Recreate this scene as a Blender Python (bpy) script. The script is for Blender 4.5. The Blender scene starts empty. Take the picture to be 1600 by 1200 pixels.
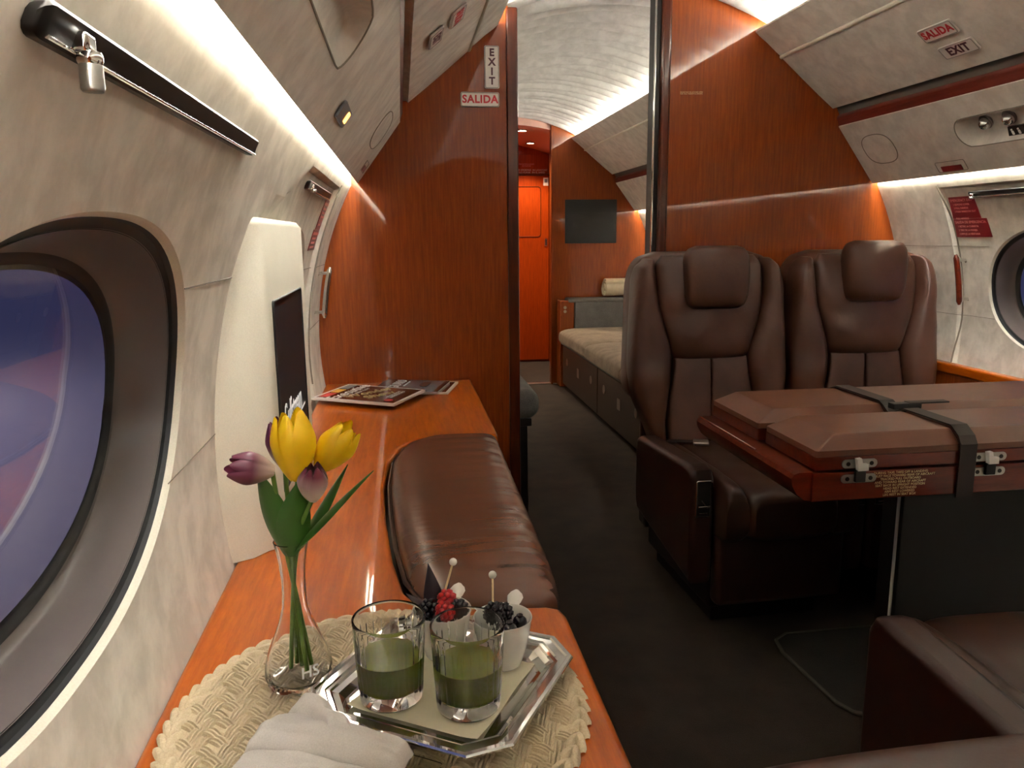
import bpy, bmesh, math, random
from mathutils import Vector, Matrix, noise
random.seed(7)
C = bpy.context.scene.collection
sc = bpy.context.scene
PI = math.pi

# ------------------------------------------------------------------ camera
YAW, PITCH, ROLL = 0.13882, -0.187368, -0.009342
cam_d = bpy.data.cameras.new('camera'); cam = bpy.data.objects.new('camera', cam_d); C.objects.link(cam)
_f = Vector((math.sin(YAW)*math.cos(PITCH), math.cos(YAW)*math.cos(PITCH), math.sin(PITCH)))
_r = Vector((math.cos(YAW), -math.sin(YAW), 0)); _u = _r.cross(_f)
_R = _r*math.cos(ROLL) + _u*math.sin(ROLL); _U = -_r*math.sin(ROLL) + _u*math.cos(ROLL)
cam.matrix_world = Matrix(((_R.x, _U.x, -_f.x, 0), (_R.y, _U.y, -_f.y, 0), (_R.z, _U.z, -_f.z, 1.15), (0, 0, 0, 1)))
cam_d.sensor_width = 36; cam_d.lens = 36*1215/1600; cam_d.clip_start = 0.02; cam_d.clip_end = 400
sc.camera = cam

# ------------------------------------------------------------------ world: dusk sky over the apron
w = bpy.data.worlds.new('dusk'); sc.world = w; w.use_nodes = True
nt = w.node_tree; nt.nodes.clear()
o_ = nt.nodes.new('ShaderNodeOutputWorld'); b_ = nt.nodes.new('ShaderNodeBackground')
b_.inputs[0].default_value = (0.10, 0.12, 0.26, 1); b_.inputs[1].default_value = 0.35
nt.links.new(b_.outputs[0], o_.inputs[0])

# ------------------------------------------------------------------ exposure
sc.view_settings.view_transform = 'Standard'; sc.view_settings.look = 'None'
sc.view_settings.exposure = 1.45; sc.view_settings.gamma = 1; sc.view_settings.use_curve_mapping = False
LIGHT = 1.0   # overall level of the cabin lamps

# ================================================================== materials
def s2l(c):
    return tuple(((v/255)/12.92 if v/255 <= 0.04045 else ((v/255+0.055)/1.055)**2.4) for v in c)
def newmat(name):
    m = bpy.data.materials.new(name); m.use_nodes = True
    return m, m.node_tree, m.node_tree.nodes['Principled BSDF']
def setp(p, **k):
    for a, v in k.items():
        p.inputs[a.replace('_', ' ')].default_value = v
def plain(name, col, rough=0.5, metal=0.0, **k):
    m, t, p = newmat(name); p.inputs['Base Color'].default_value = (*s2l(col), 1)
    p.inputs['Roughness'].default_value = rough; p.inputs['Metallic'].default_value = metal
    setp(p, **k); return m
def coords(t, scale, kind='Object'):
    tc = t.nodes.new('ShaderNodeTexCoord'); mp = t.nodes.new('ShaderNodeMapping')
    mp.inputs['Scale'].default_value = scale; t.links.new(tc.outputs[kind], mp.inputs[0]); return mp.outputs[0]
def noise_n(t, vec, scale=5, detail=4, rough=0.55, dist=0):
    n = t.nodes.new('ShaderNodeTexNoise'); n.inputs['Scale'].default_value = scale
    n.inputs['Detail'].default_value = detail; n.inputs['Roughness'].default_value = rough
    n.inputs['Distortion'].default_value = dist; t.links.new(vec, n.inputs['Vector']); return n.outputs['Fac']
def ramp(t, fac, stops):
    r = t.nodes.new('ShaderNodeValToRGB'); cr = r.color_ramp
    while len(cr.elements) < len(stops): cr.elements.new(0.5)
    for e, (pos, c) in zip(cr.elements, stops):
        e.position = pos; e.color = (*s2l(c), 1)
    t.links.new(fac, r.inputs[0]); return r.outputs[0]
def bump(t, p, h, strength=0.2, dist=0.002):
    b = t.nodes.new('ShaderNodeBump'); b.inputs['Strength'].default_value = strength; b.inputs['Distance'].default_value = dist
    t.links.new(h, b.inputs['Height']); t.links.new(b.outputs[0], p.inputs['Normal']); return b
def wood(name, scale, dark, mid, light, rough=0.28, coat=0.7, coat_rough=0.1):
    m, t, p = newmat(name)
    v = coords(t, tuple(q*4 for q in scale)); n1 = noise_n(t, v, 5, 6, 0.6, 0.2); n2 = noise_n(t, v, 45, 3, 0.6)
    mx = t.nodes.new('ShaderNodeMath'); mx.operation = 'MULTIPLY_ADD'; mx.inputs[1].default_value = 0.35
    t.links.new(n2, mx.inputs[0]); t.links.new(n1, mx.inputs[2])
    c = ramp(t, mx.outputs[0], [(0.36, dark), (0.68, mid), (1.0, light)])
    t.links.new(c, p.inputs['Base Color'])
    setp(p, Roughness=rough, Coat_Weight=coat, Coat_Roughness=coat_rough, Specular_IOR_Level=0.15)
    return m
def leather(name, c1, c2, rough=0.42, grain=260, wrinkle=(14, 14, 14), ws=0.25):
    m, t, p = newmat(name)
    v = coords(t, (1, 1, 1)); vw = coords(t, wrinkle)
    n = noise_n(t, v, 9, 3); c = ramp(t, n, [(0.3, c1), (0.7, c2)]); t.links.new(c, p.inputs['Base Color'])
    vo = t.nodes.new('ShaderNodeTexVoronoi'); vo.inputs['Scale'].default_value = grain; t.links.new(v, vo.inputs['Vector'])
    wn = noise_n(t, vw, 1.0, 3, 0.5, 0.6)
    a = t.nodes.new('ShaderNodeMath'); a.operation = 'MULTIPLY_ADD'; a.inputs[1].default_value = 0.06
    t.links.new(vo.outputs['Distance'], a.inputs[0]); t.links.new(wn, a.inputs[2])
    bump(t, p, a.outputs[0], ws, 0.01); setp(p, Roughness=rough)
    return m
def fabric(name, c1, c2, scale=300, rough=0.9, bs=0.3, big=6):
    m, t, p = newmat(name); v = coords(t, (1, 1, 1))
    n = noise_n(t, v, scale, 2); n2 = noise_n(t, v, big, 4)
    a = t.nodes.new('ShaderNodeMath'); a.operation = 'MULTIPLY_ADD'; a.inputs[1].default_value = 0.5
    t.links.new(n, a.inputs[0]); 
    h = t.nodes.new('ShaderNodeMath'); h.operation = 'MULTIPLY'; h.inputs[1].default_value = 0.5
    t.links.new(n2, h.inputs[0]); t.links.new(h.outputs[0], a.inputs[2])
    t.links.new(ramp(t, a.outputs[0], [(0.35, c1), (0.65, c2)]), p.inputs['Base Color'])
    bump(t, p, n, bs, 0.002); setp(p, Roughness=rough); return m
def suede(name, c1, c2):
    m, t, p = newmat(name); v = coords(t, (1, 1, 1)); vs = coords(t, (1, 1, 0.85))
    n = noise_n(t, vs, 16, 5, 0.6, 0.25); n2 = noise_n(t, v, 220, 2)
    t.links.new(ramp(t, n, [(0.38, c1), (0.62, c2)]), p.inputs['Base Color'])
    a = t.nodes.new('ShaderNodeMath'); a.operation = 'MULTIPLY_ADD'; a.inputs[1].default_value = 0.15
    t.links.new(n2, a.inputs[0]); t.links.new(n, a.inputs[2])
    bump(t, p, n2, 0.10, 0.001); setp(p, Roughness=0.85); return m
def emit(name, col, s):
    m, t, p = newmat(name); setp(p, Emission_Strength=s); p.inputs['Emission Color'].default_value = (*col, 1)
    p.inputs['Base Color'].default_value = (0.8, 0.8, 0.8, 1); return m
def glass(name, ior=1.45, col=(1, 1, 1), rough=0.0):
    m, t, p = newmat(name); p.inputs['Base Color'].default_value = (*col, 1)
    setp(p, Transmission_Weight=1.0, IOR=ior, Roughness=rough); return m

W_D, W_M, W_L = (102, 42, 8), (130, 58, 12), (150, 74, 18)
M = dict(
    wood_wall=wood('mahogany_wall', (7, 7, 0.35), W_D, W_M, W_L, 0.45, 0.7, 0.035),
    wood_post=wood('mahogany_post', (3, 3, 0.25), (48, 18, 9), (76, 30, 13), (92, 40, 18), 0.3, 0.6, 0.15),
    wood_lit=wood('lit_ledge_wood', (6, 0.5, 6), (140, 60, 0), (170, 80, 0), (192, 98, 3), 0.4, 0.6, 0.03),  # same wood as the dividers, the stronger light put into its colour
    wood_table=wood('rosewood_table', (0.3, 3, 3), (60, 18, 9), (88, 28, 12), (104, 38, 16), 0.3, 0.7, 0.12),
    wood_door=wood('cherry_door', (5, 5, 0.35), (116, 36, 0), (142, 48, 0), (162, 60, 0), 0.45, 0.3, 0.15),
    burgundy=wood('burgundy_strip', (3, 0.3, 3), (84, 30, 22), (106, 42, 32), (118, 52, 40), 0.35, 0.5, 0.2),
    suede=suede('cream_suede', (196, 190, 177), (220, 214, 201)),
    suede_hi=suede('cream_suede_bin', (206, 200, 190), (226, 221, 211)),
    ceiling=suede('pale_ceiling_suede', (196, 193, 186), (216, 213, 206)),
    vinyl=fabric('cream_vinyl', (206, 201, 184), (220, 215, 198), 500, 0.6, 0.08),
    seam=plain('seam_shadow', (128, 120, 106), 0.8),
    carpet=fabric('brown_carpet', (33, 26, 20), (58, 46, 36), 420, 1.0, 0.7, 9),
    carpet_mat=fabric('charcoal_mat', (30, 29, 26), (46, 44, 40), 420, 1.0, 0.6, 9),
    mat_edge=fabric('taupe_binding', (66, 62, 56), (80, 76, 68), 300, 0.9),
    leather=leather('brown_leather', (68, 41, 31), (84, 52, 39), 0.37),
    leather_shaded=leather('shaded_brown_leather', (52, 28, 19), (62, 35, 24), 0.36, 300, (5, 5, 5), 0.08),  # chair leather darkened, the shade low in the cabin put into its colour
    leather_pad=leather('smooth_brown_leather', (90, 52, 34), (104, 62, 41), 0.42, 300, (5, 5, 5), 0.08),
    leather_bench=leather('wrinkled_brown_leather', (78, 46, 30), (92, 56, 38), 0.27, 260, (4, 20, 8), 0.14),
    leather_perf=leather('perforated_leather', (66, 42, 33), (84, 54, 43), 0.5, 420, (3, 3, 3), 0.3),
    leather_side=leather('dark_leather_side', (44, 20, 13), (54, 26, 18), 0.36, 300, (3, 3, 3), 0.08),
    plinth=plain('black_plinth', (12, 10, 9), 0.6),
    chrome=plain('chrome', (225, 225, 222), 0.08, 1.0),
    steel=plain('brushed_steel', (170, 168, 162), 0.3, 1.0),
    silver=plain('silver_tray', (222, 222, 220), 0.06, 1.0),
    darkmetal=plain('dark_metal', (34, 31, 29), 0.4, 0.5),
    gasket=plain('black_gasket', (30, 31, 33), 0.55),
    reveal=plain('grey_reveal', (100, 92, 88), 0.3),
    black=plain('matt_black', (12, 12, 13), 0.5),
    gap=plain('shadow_gap', (96, 92, 86), 0.8),
    screen=plain('screen_glass', (24, 24, 30), 0.35, 0, IOR=1.2),
    tv=plain('tv_panel', (12, 13, 12), 0.4),
    white=plain('white_print', (235, 235, 230), 0.6),
    offwhite=plain('sign_plate', (232, 228, 222), 0.3, 0, Coat_Weight=0.4),
    red=plain('placard_red', (122, 16, 26), 0.35),
    pale_red=plain('placard_text', (205, 130, 125), 0.5),
    red_letter=plain('red_letter', (190, 30, 45), 0.4),
    purple_letter=plain('maroon_letter', (80, 28, 44), 0.4),
    pane=glass('pane_glass', 1.5, (0.90, 0.86, 0.90)),
    glass=glass('clear_glass', 1.36),
    water=glass('water', 1.33),
    juice=plain('green_juice', (92, 98, 16), 0.25, 0, Subsurface_Weight=0.2),
    liner=plain('cream_paper', (228, 220, 190), 0.8),
    porcelain=plain('white_porcelain', (238, 236, 228), 0.12, 0, Coat_Weight=0.5),
    weave=fabric('straw_weave', (182, 164, 134), (206, 190, 160), 500, 0.8, 0.3, 40),
    napkin=fabric('white_linen', (196, 190, 184), (214, 208, 202), 700, 0.9, 0.15, 12),
    yellow=plain('yellow_petal', (250, 200, 8), 0.45, 0, Subsurface_Weight=0.15),
    green=plain('leaf_green', (52, 92, 26), 0.4),
    stem=plain('stem_green', (96, 130, 48), 0.45),
    raspberry=plain('raspberry', (170, 26, 30), 0.3, 0, Subsurface_Weight=0.2),
    blackberry=plain('blackberry', (24, 16, 24), 0.25),
    purple_leaf=plain('dark_purple_leaf', (34, 16, 26), 0.5),
    bamboo=plain('bamboo', (205, 178, 130), 0.6),
    tweed=fabric('grey_tweed', (112, 98, 84), (150, 134, 116), 260, 0.95, 0.4, 14),
    greyfab=fabric('grey_bolster', (84, 82, 80), (108, 105, 102), 260, 0.95, 0.4, 14),
    drawer=plain('brown_drawer_front', (60, 48, 39), 0.45),
    towel=fabric('cream_towel', (222, 208, 178), (240, 228, 200), 300, 1.0, 0.6, 20),
    soffit=plain('rosy_soffit', (214, 168, 150), 0.4),
    paper=plain('white_paper', (232, 230, 226), 0.35, 0, Coat_Weight=0.5),
    cover=plain('dark_cover', (48, 30, 28), 0.2, 0, Coat_Weight=0.6),
    cover_blue=plain('blue_cover', (120, 136, 150), 0.2, 0, Coat_Weight=0.6),
    cover_navy=plain('navy_cover', (34, 40, 52), 0.2, 0, Coat_Weight=0.6),
    gold=plain('gold_print', (214, 188, 120), 0.4), cred=plain('red_print', (190, 40, 36), 0.4), cyel=plain('yellow_print', (220, 170, 50), 0.4),
    cgrey=plain('grey_print', (110, 112, 120), 0.4),
    apron=plain('apron_concrete', (150, 146, 160), 0.9),
    tower=plain('dark_building', (40, 42, 54), 0.8),
    strap=plain('dark_strap', (30, 17, 13), 0.6),
    plexi=glass('clear_acrylic', 1.4, (0.95, 0.95, 0.9), 0.1),
)
# tulip petals that shade from white at the base to purple at the tip
def petal_mat(name, c_base, c_tip, lo, hi):
    m, t, p = newmat(name); tc = t.nodes.new('ShaderNodeTexCoord'); sx = t.nodes.new('ShaderNodeSeparateXYZ')
    t.links.new(tc.outputs['Generated'], sx.inputs[0])
    t.links.new(ramp(t, sx.outputs[2], [(lo, c_base), (hi, c_tip)]), p.inputs['Base Color']); setp(p, Roughness=0.45); return m
M['purple_petal'] = petal_mat('purple_petal', (196, 176, 158), (96, 34, 58), 0.02, 0.5)
M['purple_petal_x'] = M['purple_petal']
M['mixed_petal'] = petal_mat('white_purple_petal', (214, 198, 184), (112, 44, 62), 0.2, 0.8)

# ================================================================== mesh helpers
ORG = {}
class MB:
    def __init__(s): s.v = []; s.f = []
    def add(s, vs, fs):
        n = len(s.v); s.v += [Vector(v) for v in vs]; s.f += [tuple(i+n for i in f) for f in fs]; return s
    def bm(s, b):
        b.verts.index_update(); s.add([v.co.copy() for v in b.verts], [[v.index for v in f.verts] for f in b.faces]); b.free(); return s
    def xf(s, mtx): s.v = [mtx @ v for v in s.v]; return s
    def join(s, o): return s.add(o.v, o.f)
def thing(name, label, cat, loc=(0, 0, 0), rz=0, group=None, kind=None):
    o = bpy.data.objects.new(name, None); C.objects.link(o); o.location = loc; o.rotation_euler = (0, 0, rz); o.empty_display_size = 0.05
    tag(o, label, cat, group, kind); ORG[o] = Vector(loc); return o
def tag(o, label=None, cat=None, group=None, kind=None):
    if label: o['label'] = label
    if cat: o['category'] = cat
    if group: o['group'] = group
    if kind: o['kind'] = kind
    return o
def obj(name, mb, mat, parent=None, local=False, smooth=35, label=None, org=None):
    """link the mesh under its parent; vertices in mb are world coordinates unless local"""
    off = Vector((0, 0, 0))
    if not local:
        if parent is not None: off = ORG[parent]
        elif org is not None: off = Vector(org)
    me = bpy.data.meshes.new(name); me.from_pydata([tuple(v-off) for v in mb.v], [], mb.f); me.validate(); me.update()
    mats = mat if isinstance(mat, (list, tuple)) else [mat]
    for m in mats: me.materials.append(M[m] if isinstance(m, str) else m)
    b = bmesh.new(); b.from_mesh(me); bmesh.ops.recalc_face_normals(b, faces=b.faces); b.to_mesh(me); b.free()
    if smooth:
        me.shade_smooth(); me.set_sharp_from_angle(angle=math.radians(smooth))
    o = bpy.data.objects.new(name, me); C.objects.link(o)
    if smooth and len(me.polygons) < 6000:
        wn = o.modifiers.new('wn', 'WEIGHTED_NORMAL'); wn.keep_sharp = True; wn.weight = 100
    if parent is not None: o.parent = parent; ORG[o] = ORG[parent]
    else:
        o.location = off; ORG[o] = off
    if label: o['label'] = label
    return o
def struct(name, mb, mat, label=None, smooth=35):
    o = obj(name, mb, mat, smooth=smooth); o['kind'] = 'structure'
    if label: o['label'] = label; o['category'] = name.split('_')[0]
    return o
def rbox(cx, cy, cz, sx, sy, sz, r=0.005, seg=3):
    b = bmesh.new(); bmesh.ops.create_cube(b, size=1)
    for v in b.verts: v.co = Vector((v.co.x*sx, v.co.y*sy, v.co.z*sz))
    r = min(r, 0.49*min(sx, sy, sz))
    if r > 0: bmesh.ops.bevel(b, geom=b.edges[:], offset=r, segments=seg, profile=0.5, affect='EDGES')
    for v in b.verts: v.co += Vector((cx, cy, cz))
    return MB().bm(b)
def bx(x0, x1, y0, y1, z0, z1, r=0.004, seg=2):
    return rbox((x0+x1)/2, (y0+y1)/2, (z0+z1)/2, abs(x1-x0), abs(y1-y0), abs(z1-z0), r, seg)
def slab(outline, z0, z1, r=0.004, seg=3, mtx=None):
    """closed 2-D outline extruded from z0 to z1, edges rounded"""
    b = bmesh.new(); vs = [b.verts.new((x, y, z0)) for x, y in outline]; f = b.faces.new(vs)
    ex = bmesh.ops.extrude_face_region(b, geom=[f]); top = [e for e in ex['geom'] if isinstance(e, bmesh.types.BMVert)]
    for v in top: v.co.z = z1
    b.normal_update()
    if r > 0:
        es = [e for e in b.edges if abs(e.verts[0].co.z-e.verts[1].co.z) < 1e-7]
        bmesh.ops.bevel(b, geom=es, offset=r, segments=seg, profile=0.5, affect='EDGES')
    mb = MB().bm(b)
    return mb.xf(mtx) if mtx is not None else mb
def prism_y(prof, y0, y1):
    """closed (x,z) profile extruded along y"""
    n = len(prof); vs = [(x, y0, z) for x, z in prof] + [(x, y1, z) for x, z in prof]
    fs = [(i, (i+1) % n, n+(i+1) % n, n+i) for i in range(n)] + [tuple(range(n)), tuple(range(n, 2*n))]
    return MB().add(vs, fs)
def tube(path, r, n=10, closed=False):
    P = [Vector(p) for p in path]; m = len(P); rs = r if isinstance(r, (list, tuple)) else [r]*m
    vs = []; fs = []; prev = None
    for i, p in enumerate(P):
        if closed: t = (P[(i+1) % m]-P[i-1]).normalized()
        else: t = (P[min(i+1, m-1)]-P[max(i-1, 0)]).normalized()
        if prev is None:
            a = t.orthogonal().normalized()
        else: a = (prev-t*prev.dot(t)).normalized()
        prev = a; b = t.cross(a)
        for k in range(n): vs.append(p+(a*math.cos(2*PI*k/n)+b*math.sin(2*PI*k/n))*rs[i])
    for i in range(m if closed else m-1):
        j = (i+1) % m
        for k in range(n): fs.append((i*n+k, i*n+(k+1) % n, j*n+(k+1) % n, j*n+k))
    if not closed: fs += [tuple(range(n))[::-1], tuple(range((m-1)*n, m*n))]
    return MB().add(vs, fs)
def lathe(prof, n=48, c=(0, 0, 0), axis=None, wob=None):
    """(r,z) profile turned round z; axis = direction the z of the profile points along"""
    vs = []; fs = []; m = len(prof)
    for i, (r, z) in enumerate(prof):
        for k in range(n):
            a = 2*PI*k/n; rr = r*(1+(wob(a, z) if wob else 0)); vs.append(Vector((rr*math.cos(a), rr*math.sin(a), z)))
    for i in range(m-1):
        for k in range(n): fs.append((i*n+k, i*n+(k+1) % n, (i+1)*n+(k+1) % n, (i+1)*n+k))
    if prof[0][0] > 1e-6: fs.append(tuple(range(n))[::-1])
    if prof[-1][0] > 1e-6: fs.append(tuple(range((m-1)*n, m*n)))
    mb = MB().add(vs, fs); q = Matrix.Translation(Vector(c))
    if axis is not None: q = q @ Vector((0, 0, 1)).rotation_difference(Vector(axis)).to_matrix().to_4x4()
    b = bmesh.new()
    bv = [b.verts.new(v) for v in mb.v]
    for f in mb.f:
        try: b.faces.new([bv[i] for i in f])
        except ValueError: pass
    bmesh.ops.remove_doubles(b, verts=b.verts, dist=1e-6)
    return MB().bm(b).xf(q)
def ball(c, r, sub=2, sq=(1, 1, 1)):
    b = bmesh.new(); bmesh.ops.create_icosphere(b, subdivisions=sub, radius=r)
    for v in b.verts: v.co = Vector((v.co.x*sq[0], v.co.y*sq[1], v.co.z*sq[2]))+Vector(c)
    return MB().bm(b)
def rrect(x0, x1, y0, y1, r, n=6):
    pts = []
    for cx, cy, a0 in ((x1-r, y1-r, 0), (x0+r, y1-r, 90), (x0+r, y0+r, 180), (x1-r, y0+r, 270)):
        for k in range(n+1):
            a = math.radians(a0+90*k/n); pts.append((cx+r*math.cos(a), cy+r*math.sin(a)))
    return pts
def smooth_poly(pts, it=2):
    for _ in range(it):
        q = []
        for i in range(len(pts)):
            a, b = pts[i], pts[(i+1) % len(pts)]
            q += [(a[0]*.75+b[0]*.25, a[1]*.75+b[1]*.25), (a[0]*.25+b[0]*.75, a[1]*.25+b[1]*.75)]
        pts = q
    return pts
def lerp_levels(L, v):
    """Catmull-Rom through rows (v, ...)"""
    n = len(L)
    for i in range(n-1):
        if v <= L[i+1][0] or i == n-2:
            p0, p1, p2, p3 = L[max(i-1, 0)], L[i], L[i+1], L[min(i+2, n-1)]
            t = (v-p1[0])/(p2[0]-p1[0]) if p2[0] != p1[0] else 0; t = min(max(t, 0), 1)
            return [0.5*(2*b+(c-a)*t+(2*a-5*b+4*c-d)*t*t+(3*b-a-3*c+d)*t**3) for a, b, c, d in zip(p0[1:], p1[1:], p2[1:], p3[1:])]
def pad(levels, T, h0, fmap, p=3.0, q=3.0, nu=28, nv=36, back=0.02, noise_a=0.0, ns=(20, 20), seed=0):
    """upholstered pad: rows (v, u_left, u_right), rounded front, flat back"""
    v0, v1 = levels[0][0], levels[-1][0]; vs = []; fs = []
    us = [-math.cos(PI*i/nu) for i in range(nu+1)]; ts = [-math.cos(PI*i/nv) for i in range(nv+1)]
    for t in ts:
        v = v0+(v1-v0)*(t+1)/2; ul, ur = lerp_levels(levels, v)
        for s in us:
            u = (ul+ur)/2+s*(ur-ul)/2
            h = T*max(0, 1-abs(s)**p)**(1/p)*max(0, 1-abs(t)**q)**(1/q)
            if noise_a: h += noise_a*noise.noise(Vector((u*ns[0]+seed, v*ns[1], seed*1.7)))*(1-s**4)*(1-t**4)
            vs.append(fmap(u, v, h0+h))
    N = (nu+1)*(nv+1)
    for t in ts:
        v = v0+(v1-v0)*(t+1)/2; ul, ur = lerp_levels(levels, v)
        for s in us: vs.append(fmap((ul+ur)/2+s*(ur-ul)/2, v, h0-back*max(0, 1-abs(s)**4)**.25*max(0, 1-abs(t)**4)**.25))
    for j in range(nv):
        for i in range(nu):
            a = j*(nu+1)+i; fs.append((a, a+1, a+nu+2, a+nu+1)); a += N; fs.append((a, a+nu+1, a+nu+2, a+1))
    mb = MB().add(vs, fs); b = bmesh.new(); bv = [b.verts.new(v) for v in mb.v]
    for f in mb.f:
        try: b.faces.new([bv[i] for i in f])
        except ValueError: pass
    bmesh.ops.remove_doubles(b, verts=b.verts, dist=1e-5)
    return MB().bm(b)
def basis(o, x, y):
    x = Vector(x).normalized(); y = Vector(y).normalized(); z = x.cross(y).normalized(); o = Vector(o)
    return Matrix(((x.x, y.x, z.x, o.x), (x.y, y.y, z.y, o.y), (x.z, y.z, z.z, o.z), (0, 0, 0, 1)))
def text_mb(body, size, mtx, align='CENTER', ext=0.0004, sx=1.0, spacing=1.0, bold=0.0, lines=1.0):
    cu = bpy.data.curves.new('t', 'FONT'); cu.body = body; cu.size = size; cu.align_x = align; cu.align_y = 'CENTER'
    cu.extrude = ext; cu.space_character = spacing; cu.offset = bold; cu.space_line = lines; cu.resolution_u = 3
    ob = bpy.data.objects.new('t', cu); C.objects.link(ob)
    me = bpy.data.meshes.new_from_object(ob.evaluated_get(bpy.context.evaluated_depsgraph_get()))
    b = bmesh.new(); b.from_mesh(me); mb = MB().bm(b); bpy.data.objects.remove(ob); bpy.data.curves.remove(cu); bpy.data.meshes.remove(me)
    return mb.xf(mtx @ Matrix.Diagonal((sx, 1, 1, 1)))
def copy_tree(o, parent=None):
    c = o.copy(); C.objects.link(c)
    if parent is not None: c.parent = parent
    for ch in list(o.children): copy_tree(ch, c)
    return c
def quad_patch(fn, us, vs_):
    """grid of fn(u,v)"""
    nu, nv = len(us), len(vs_); pts = [fn(u, v) for v in vs_ for u in us]
    fs = [(j*nu+i, j*nu+i+1, (j+1)*nu+i+1, (j+1)*nu+i) for j in range(nv-1) for i in range(nu-1)]
    return MB().add(pts, fs)
def lin(a, b, n): return [a+(b-a)*i/n for i in range(n+1)]
def hole_patch(fn, cu, cv, hu, hv, hole, n=96, rings=8):
    """rectangle cu+-hu, cv+-hv with a hole; hole(angle) -> (du,dv)"""
    angs = sorted(set([2*PI*k/n for k in range(n)] + [math.atan2(sv*hv, su*hu) % (2*PI) for su in (-1, 1) for sv in (-1, 1)]))
    vs = []; fs = []; N = len(angs)
    for r in range(rings+1):
        t = r/rings
        for a in angs:
            ca, sa = math.cos(a), math.sin(a); k = min(hu/max(abs(ca), 1e-9), hv/max(abs(sa), 1e-9))
            du, dv = hole(a); vs.append(fn(cu+du*(1-t)+ca*k*t, cv+dv*(1-t)+sa*k*t))
    for r in range(rings):
        for i in range(N): fs.append((r*N+i, r*N+(i+1) % N, (r+1)*N+(i+1) % N, (r+1)*N+i))
    return MB().add(vs, fs), angs
def ellip(a_, b_, p=2.0):
    def h(a):
        c, s = math.cos(a), math.sin(a); k = (abs(c/a_)**p+abs(s/b_)**p)**(-1/p); return c*k, s*k
    return h

# ================================================================== the cabin section
XC, ZC, RC = 0.83, 0.79, 1.13
YB0, YB1 = 2.85, 2.89          # dividing partition
YEND, YTV, YDOOR = -3.2, 5.95, 7.1
def wall_x(side, z):
    z = min(z, 1.33); return XC+side*math.sqrt(RC*RC-(z-ZC)**2)   # upright above, behind the service panels
def sstep(a, b, x):
    t = min(max((x-a)/(b-a), 0), 1); return t*t*(3-2*t)
def hatch(y, z):               # exit hatch panels sit back from the liner
    if y > 2.6 or y < 1.2: return 0
    return 0.016*sstep(0, 0.012 if z < 1.16 else 0.03, y-1.30-0.45*sstep(1.13, 1.31, z))*(1-sstep(2.515, 2.523, y))*(1-sstep(1.296, 1.302, z))
def wp(side, y, z, inset=0.0): return Vector((wall_x(side, z)+side*(hatch(y, z)-inset), y, z))
WA, WBZ, WZC = 0.34, 0.208, 0.965
def ceil_z(x, y=0):
    return 2.012-0.46*(x-XC)**2

# --- floor
struct('floor', MB().add([(-0.2, YEND, 0), (1.86, YEND, 0), (1.86, YDOOR, 0), (-0.2, YDOOR, 0)], [(0, 1, 2, 3)]), 'carpet', 'dark brown cabin carpet')
# --- side walls with their window openings
def build_wall(side, name, wins):
    mb = MB(); fn = lambda y, z: wp(side, y, z)
    zlo, zhi = WZC-0.262, WZC+0.262; zs1 = lin(0, zlo, 12); zs2 = lin(zlo, zhi, 16); zs3 = [zhi, 1.24, 1.255, 1.27, 1.285, 1.295, 1.296, 1.299, 1.302, 1.31, 1.33, 1.36, 1.40, 1.45, 1.50]
    ys = sorted(set(lin(YEND, -1, 4) + lin(-1, YB0, 30) + lin(1.28, 1.80, 104) + [1.30, 1.302, 1.304, 1.306, 1.308, 2.515, 2.517, 2.519, 2.521, 2.523]))
    mb.join(quad_patch(fn, ys, zs1)); mb.join(quad_patch(fn, ys, zs3))
    cuts = [YEND]
    for c in wins: cuts += [c-0.40, c+0.40]
    cuts.append(YB0)
    for i in range(0, len(cuts), 2):
        a, b = cuts[i], cuts[i+1]; yy = sorted(set([a, b]+[y for y in ys if a < y < b])); mb.join(quad_patch(fn, yy, zs2))
    for c in wins: mb.join(hole_patch(fn, c, WZC, 0.40, 0.262, ellip(WA, WBZ, 2.25))[0])
    struct(name, mb, 'suede', 'cream suede cabin side wall')
    struct(name+'_rear', quad_patch(fn, [YB1, 4, YTV, YDOOR], lin(0, 1.5, 24)), 'suede', 'cream suede wall of the rear cabin')
build_wall(-1, 'wall_left', [0.70, 2.03]); build_wall(1, 'wall_right', [0.72, 2.05])
def build_window(n, side, yc, label):
    H = ellip(1, 1); K = 96
    def ring(da, d):
        pts = []
        h = ellip(WA-da, WBZ-da, 2.25)
        for k in range(K):
            du, dv = h(2*PI*k/K); y, z = yc+du, WZC+dv; p = wp(side, y, z); p.x += side*d; pts.append(p)
        return pts
    def rings(l):
        mb = MB(); vs = []; fs = []
        for da, d in l: vs += ring(da, d)
        for r in range(len(l)-1):
            for k in range(K): fs.append((r*K+k, r*K+(k+1) % K, (r+1)*K+(k+1) % K, (r+1)*K+k))
        return mb.add(vs, fs)
    root = struct('window_%d' % n, rings([(0, 0), (0.001, 0.002), (0.003, 0.005), (0.004, 0.009)]), 'vinyl', label)
    obj('gasket', rings([(0.004, 0.008), (0.005, 0.014), (0.010, 0.017), (0.014, 0.017)]), 'gasket', root)
    obj('reveal', rings([(0.013, 0.016), (0.016, 0.045), (0.022, 0.064), (0.028, 0.072), (0.034, 0.074)]), 'reveal', root)
    obj('inner_seal', rings([(0.032, 0.073), (0.038, 0.075), (0.046, 0.083)]), 'gasket', root)
    a = ring(0.042, 0.078); b = ring(0.042, 0.083); mb = MB().add(a+b, [tuple(range(K)), tuple(range(2*K-1, K-1, -1))]+[(k, (k+1) % K, K+(k+1) % K, K+k) for k in range(K)])
    obj('pane', mb, 'pane', root)
    return root
build_window(1, -1, 0.70, 'large oval window in the left wall beside the wooden ledge')
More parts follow.
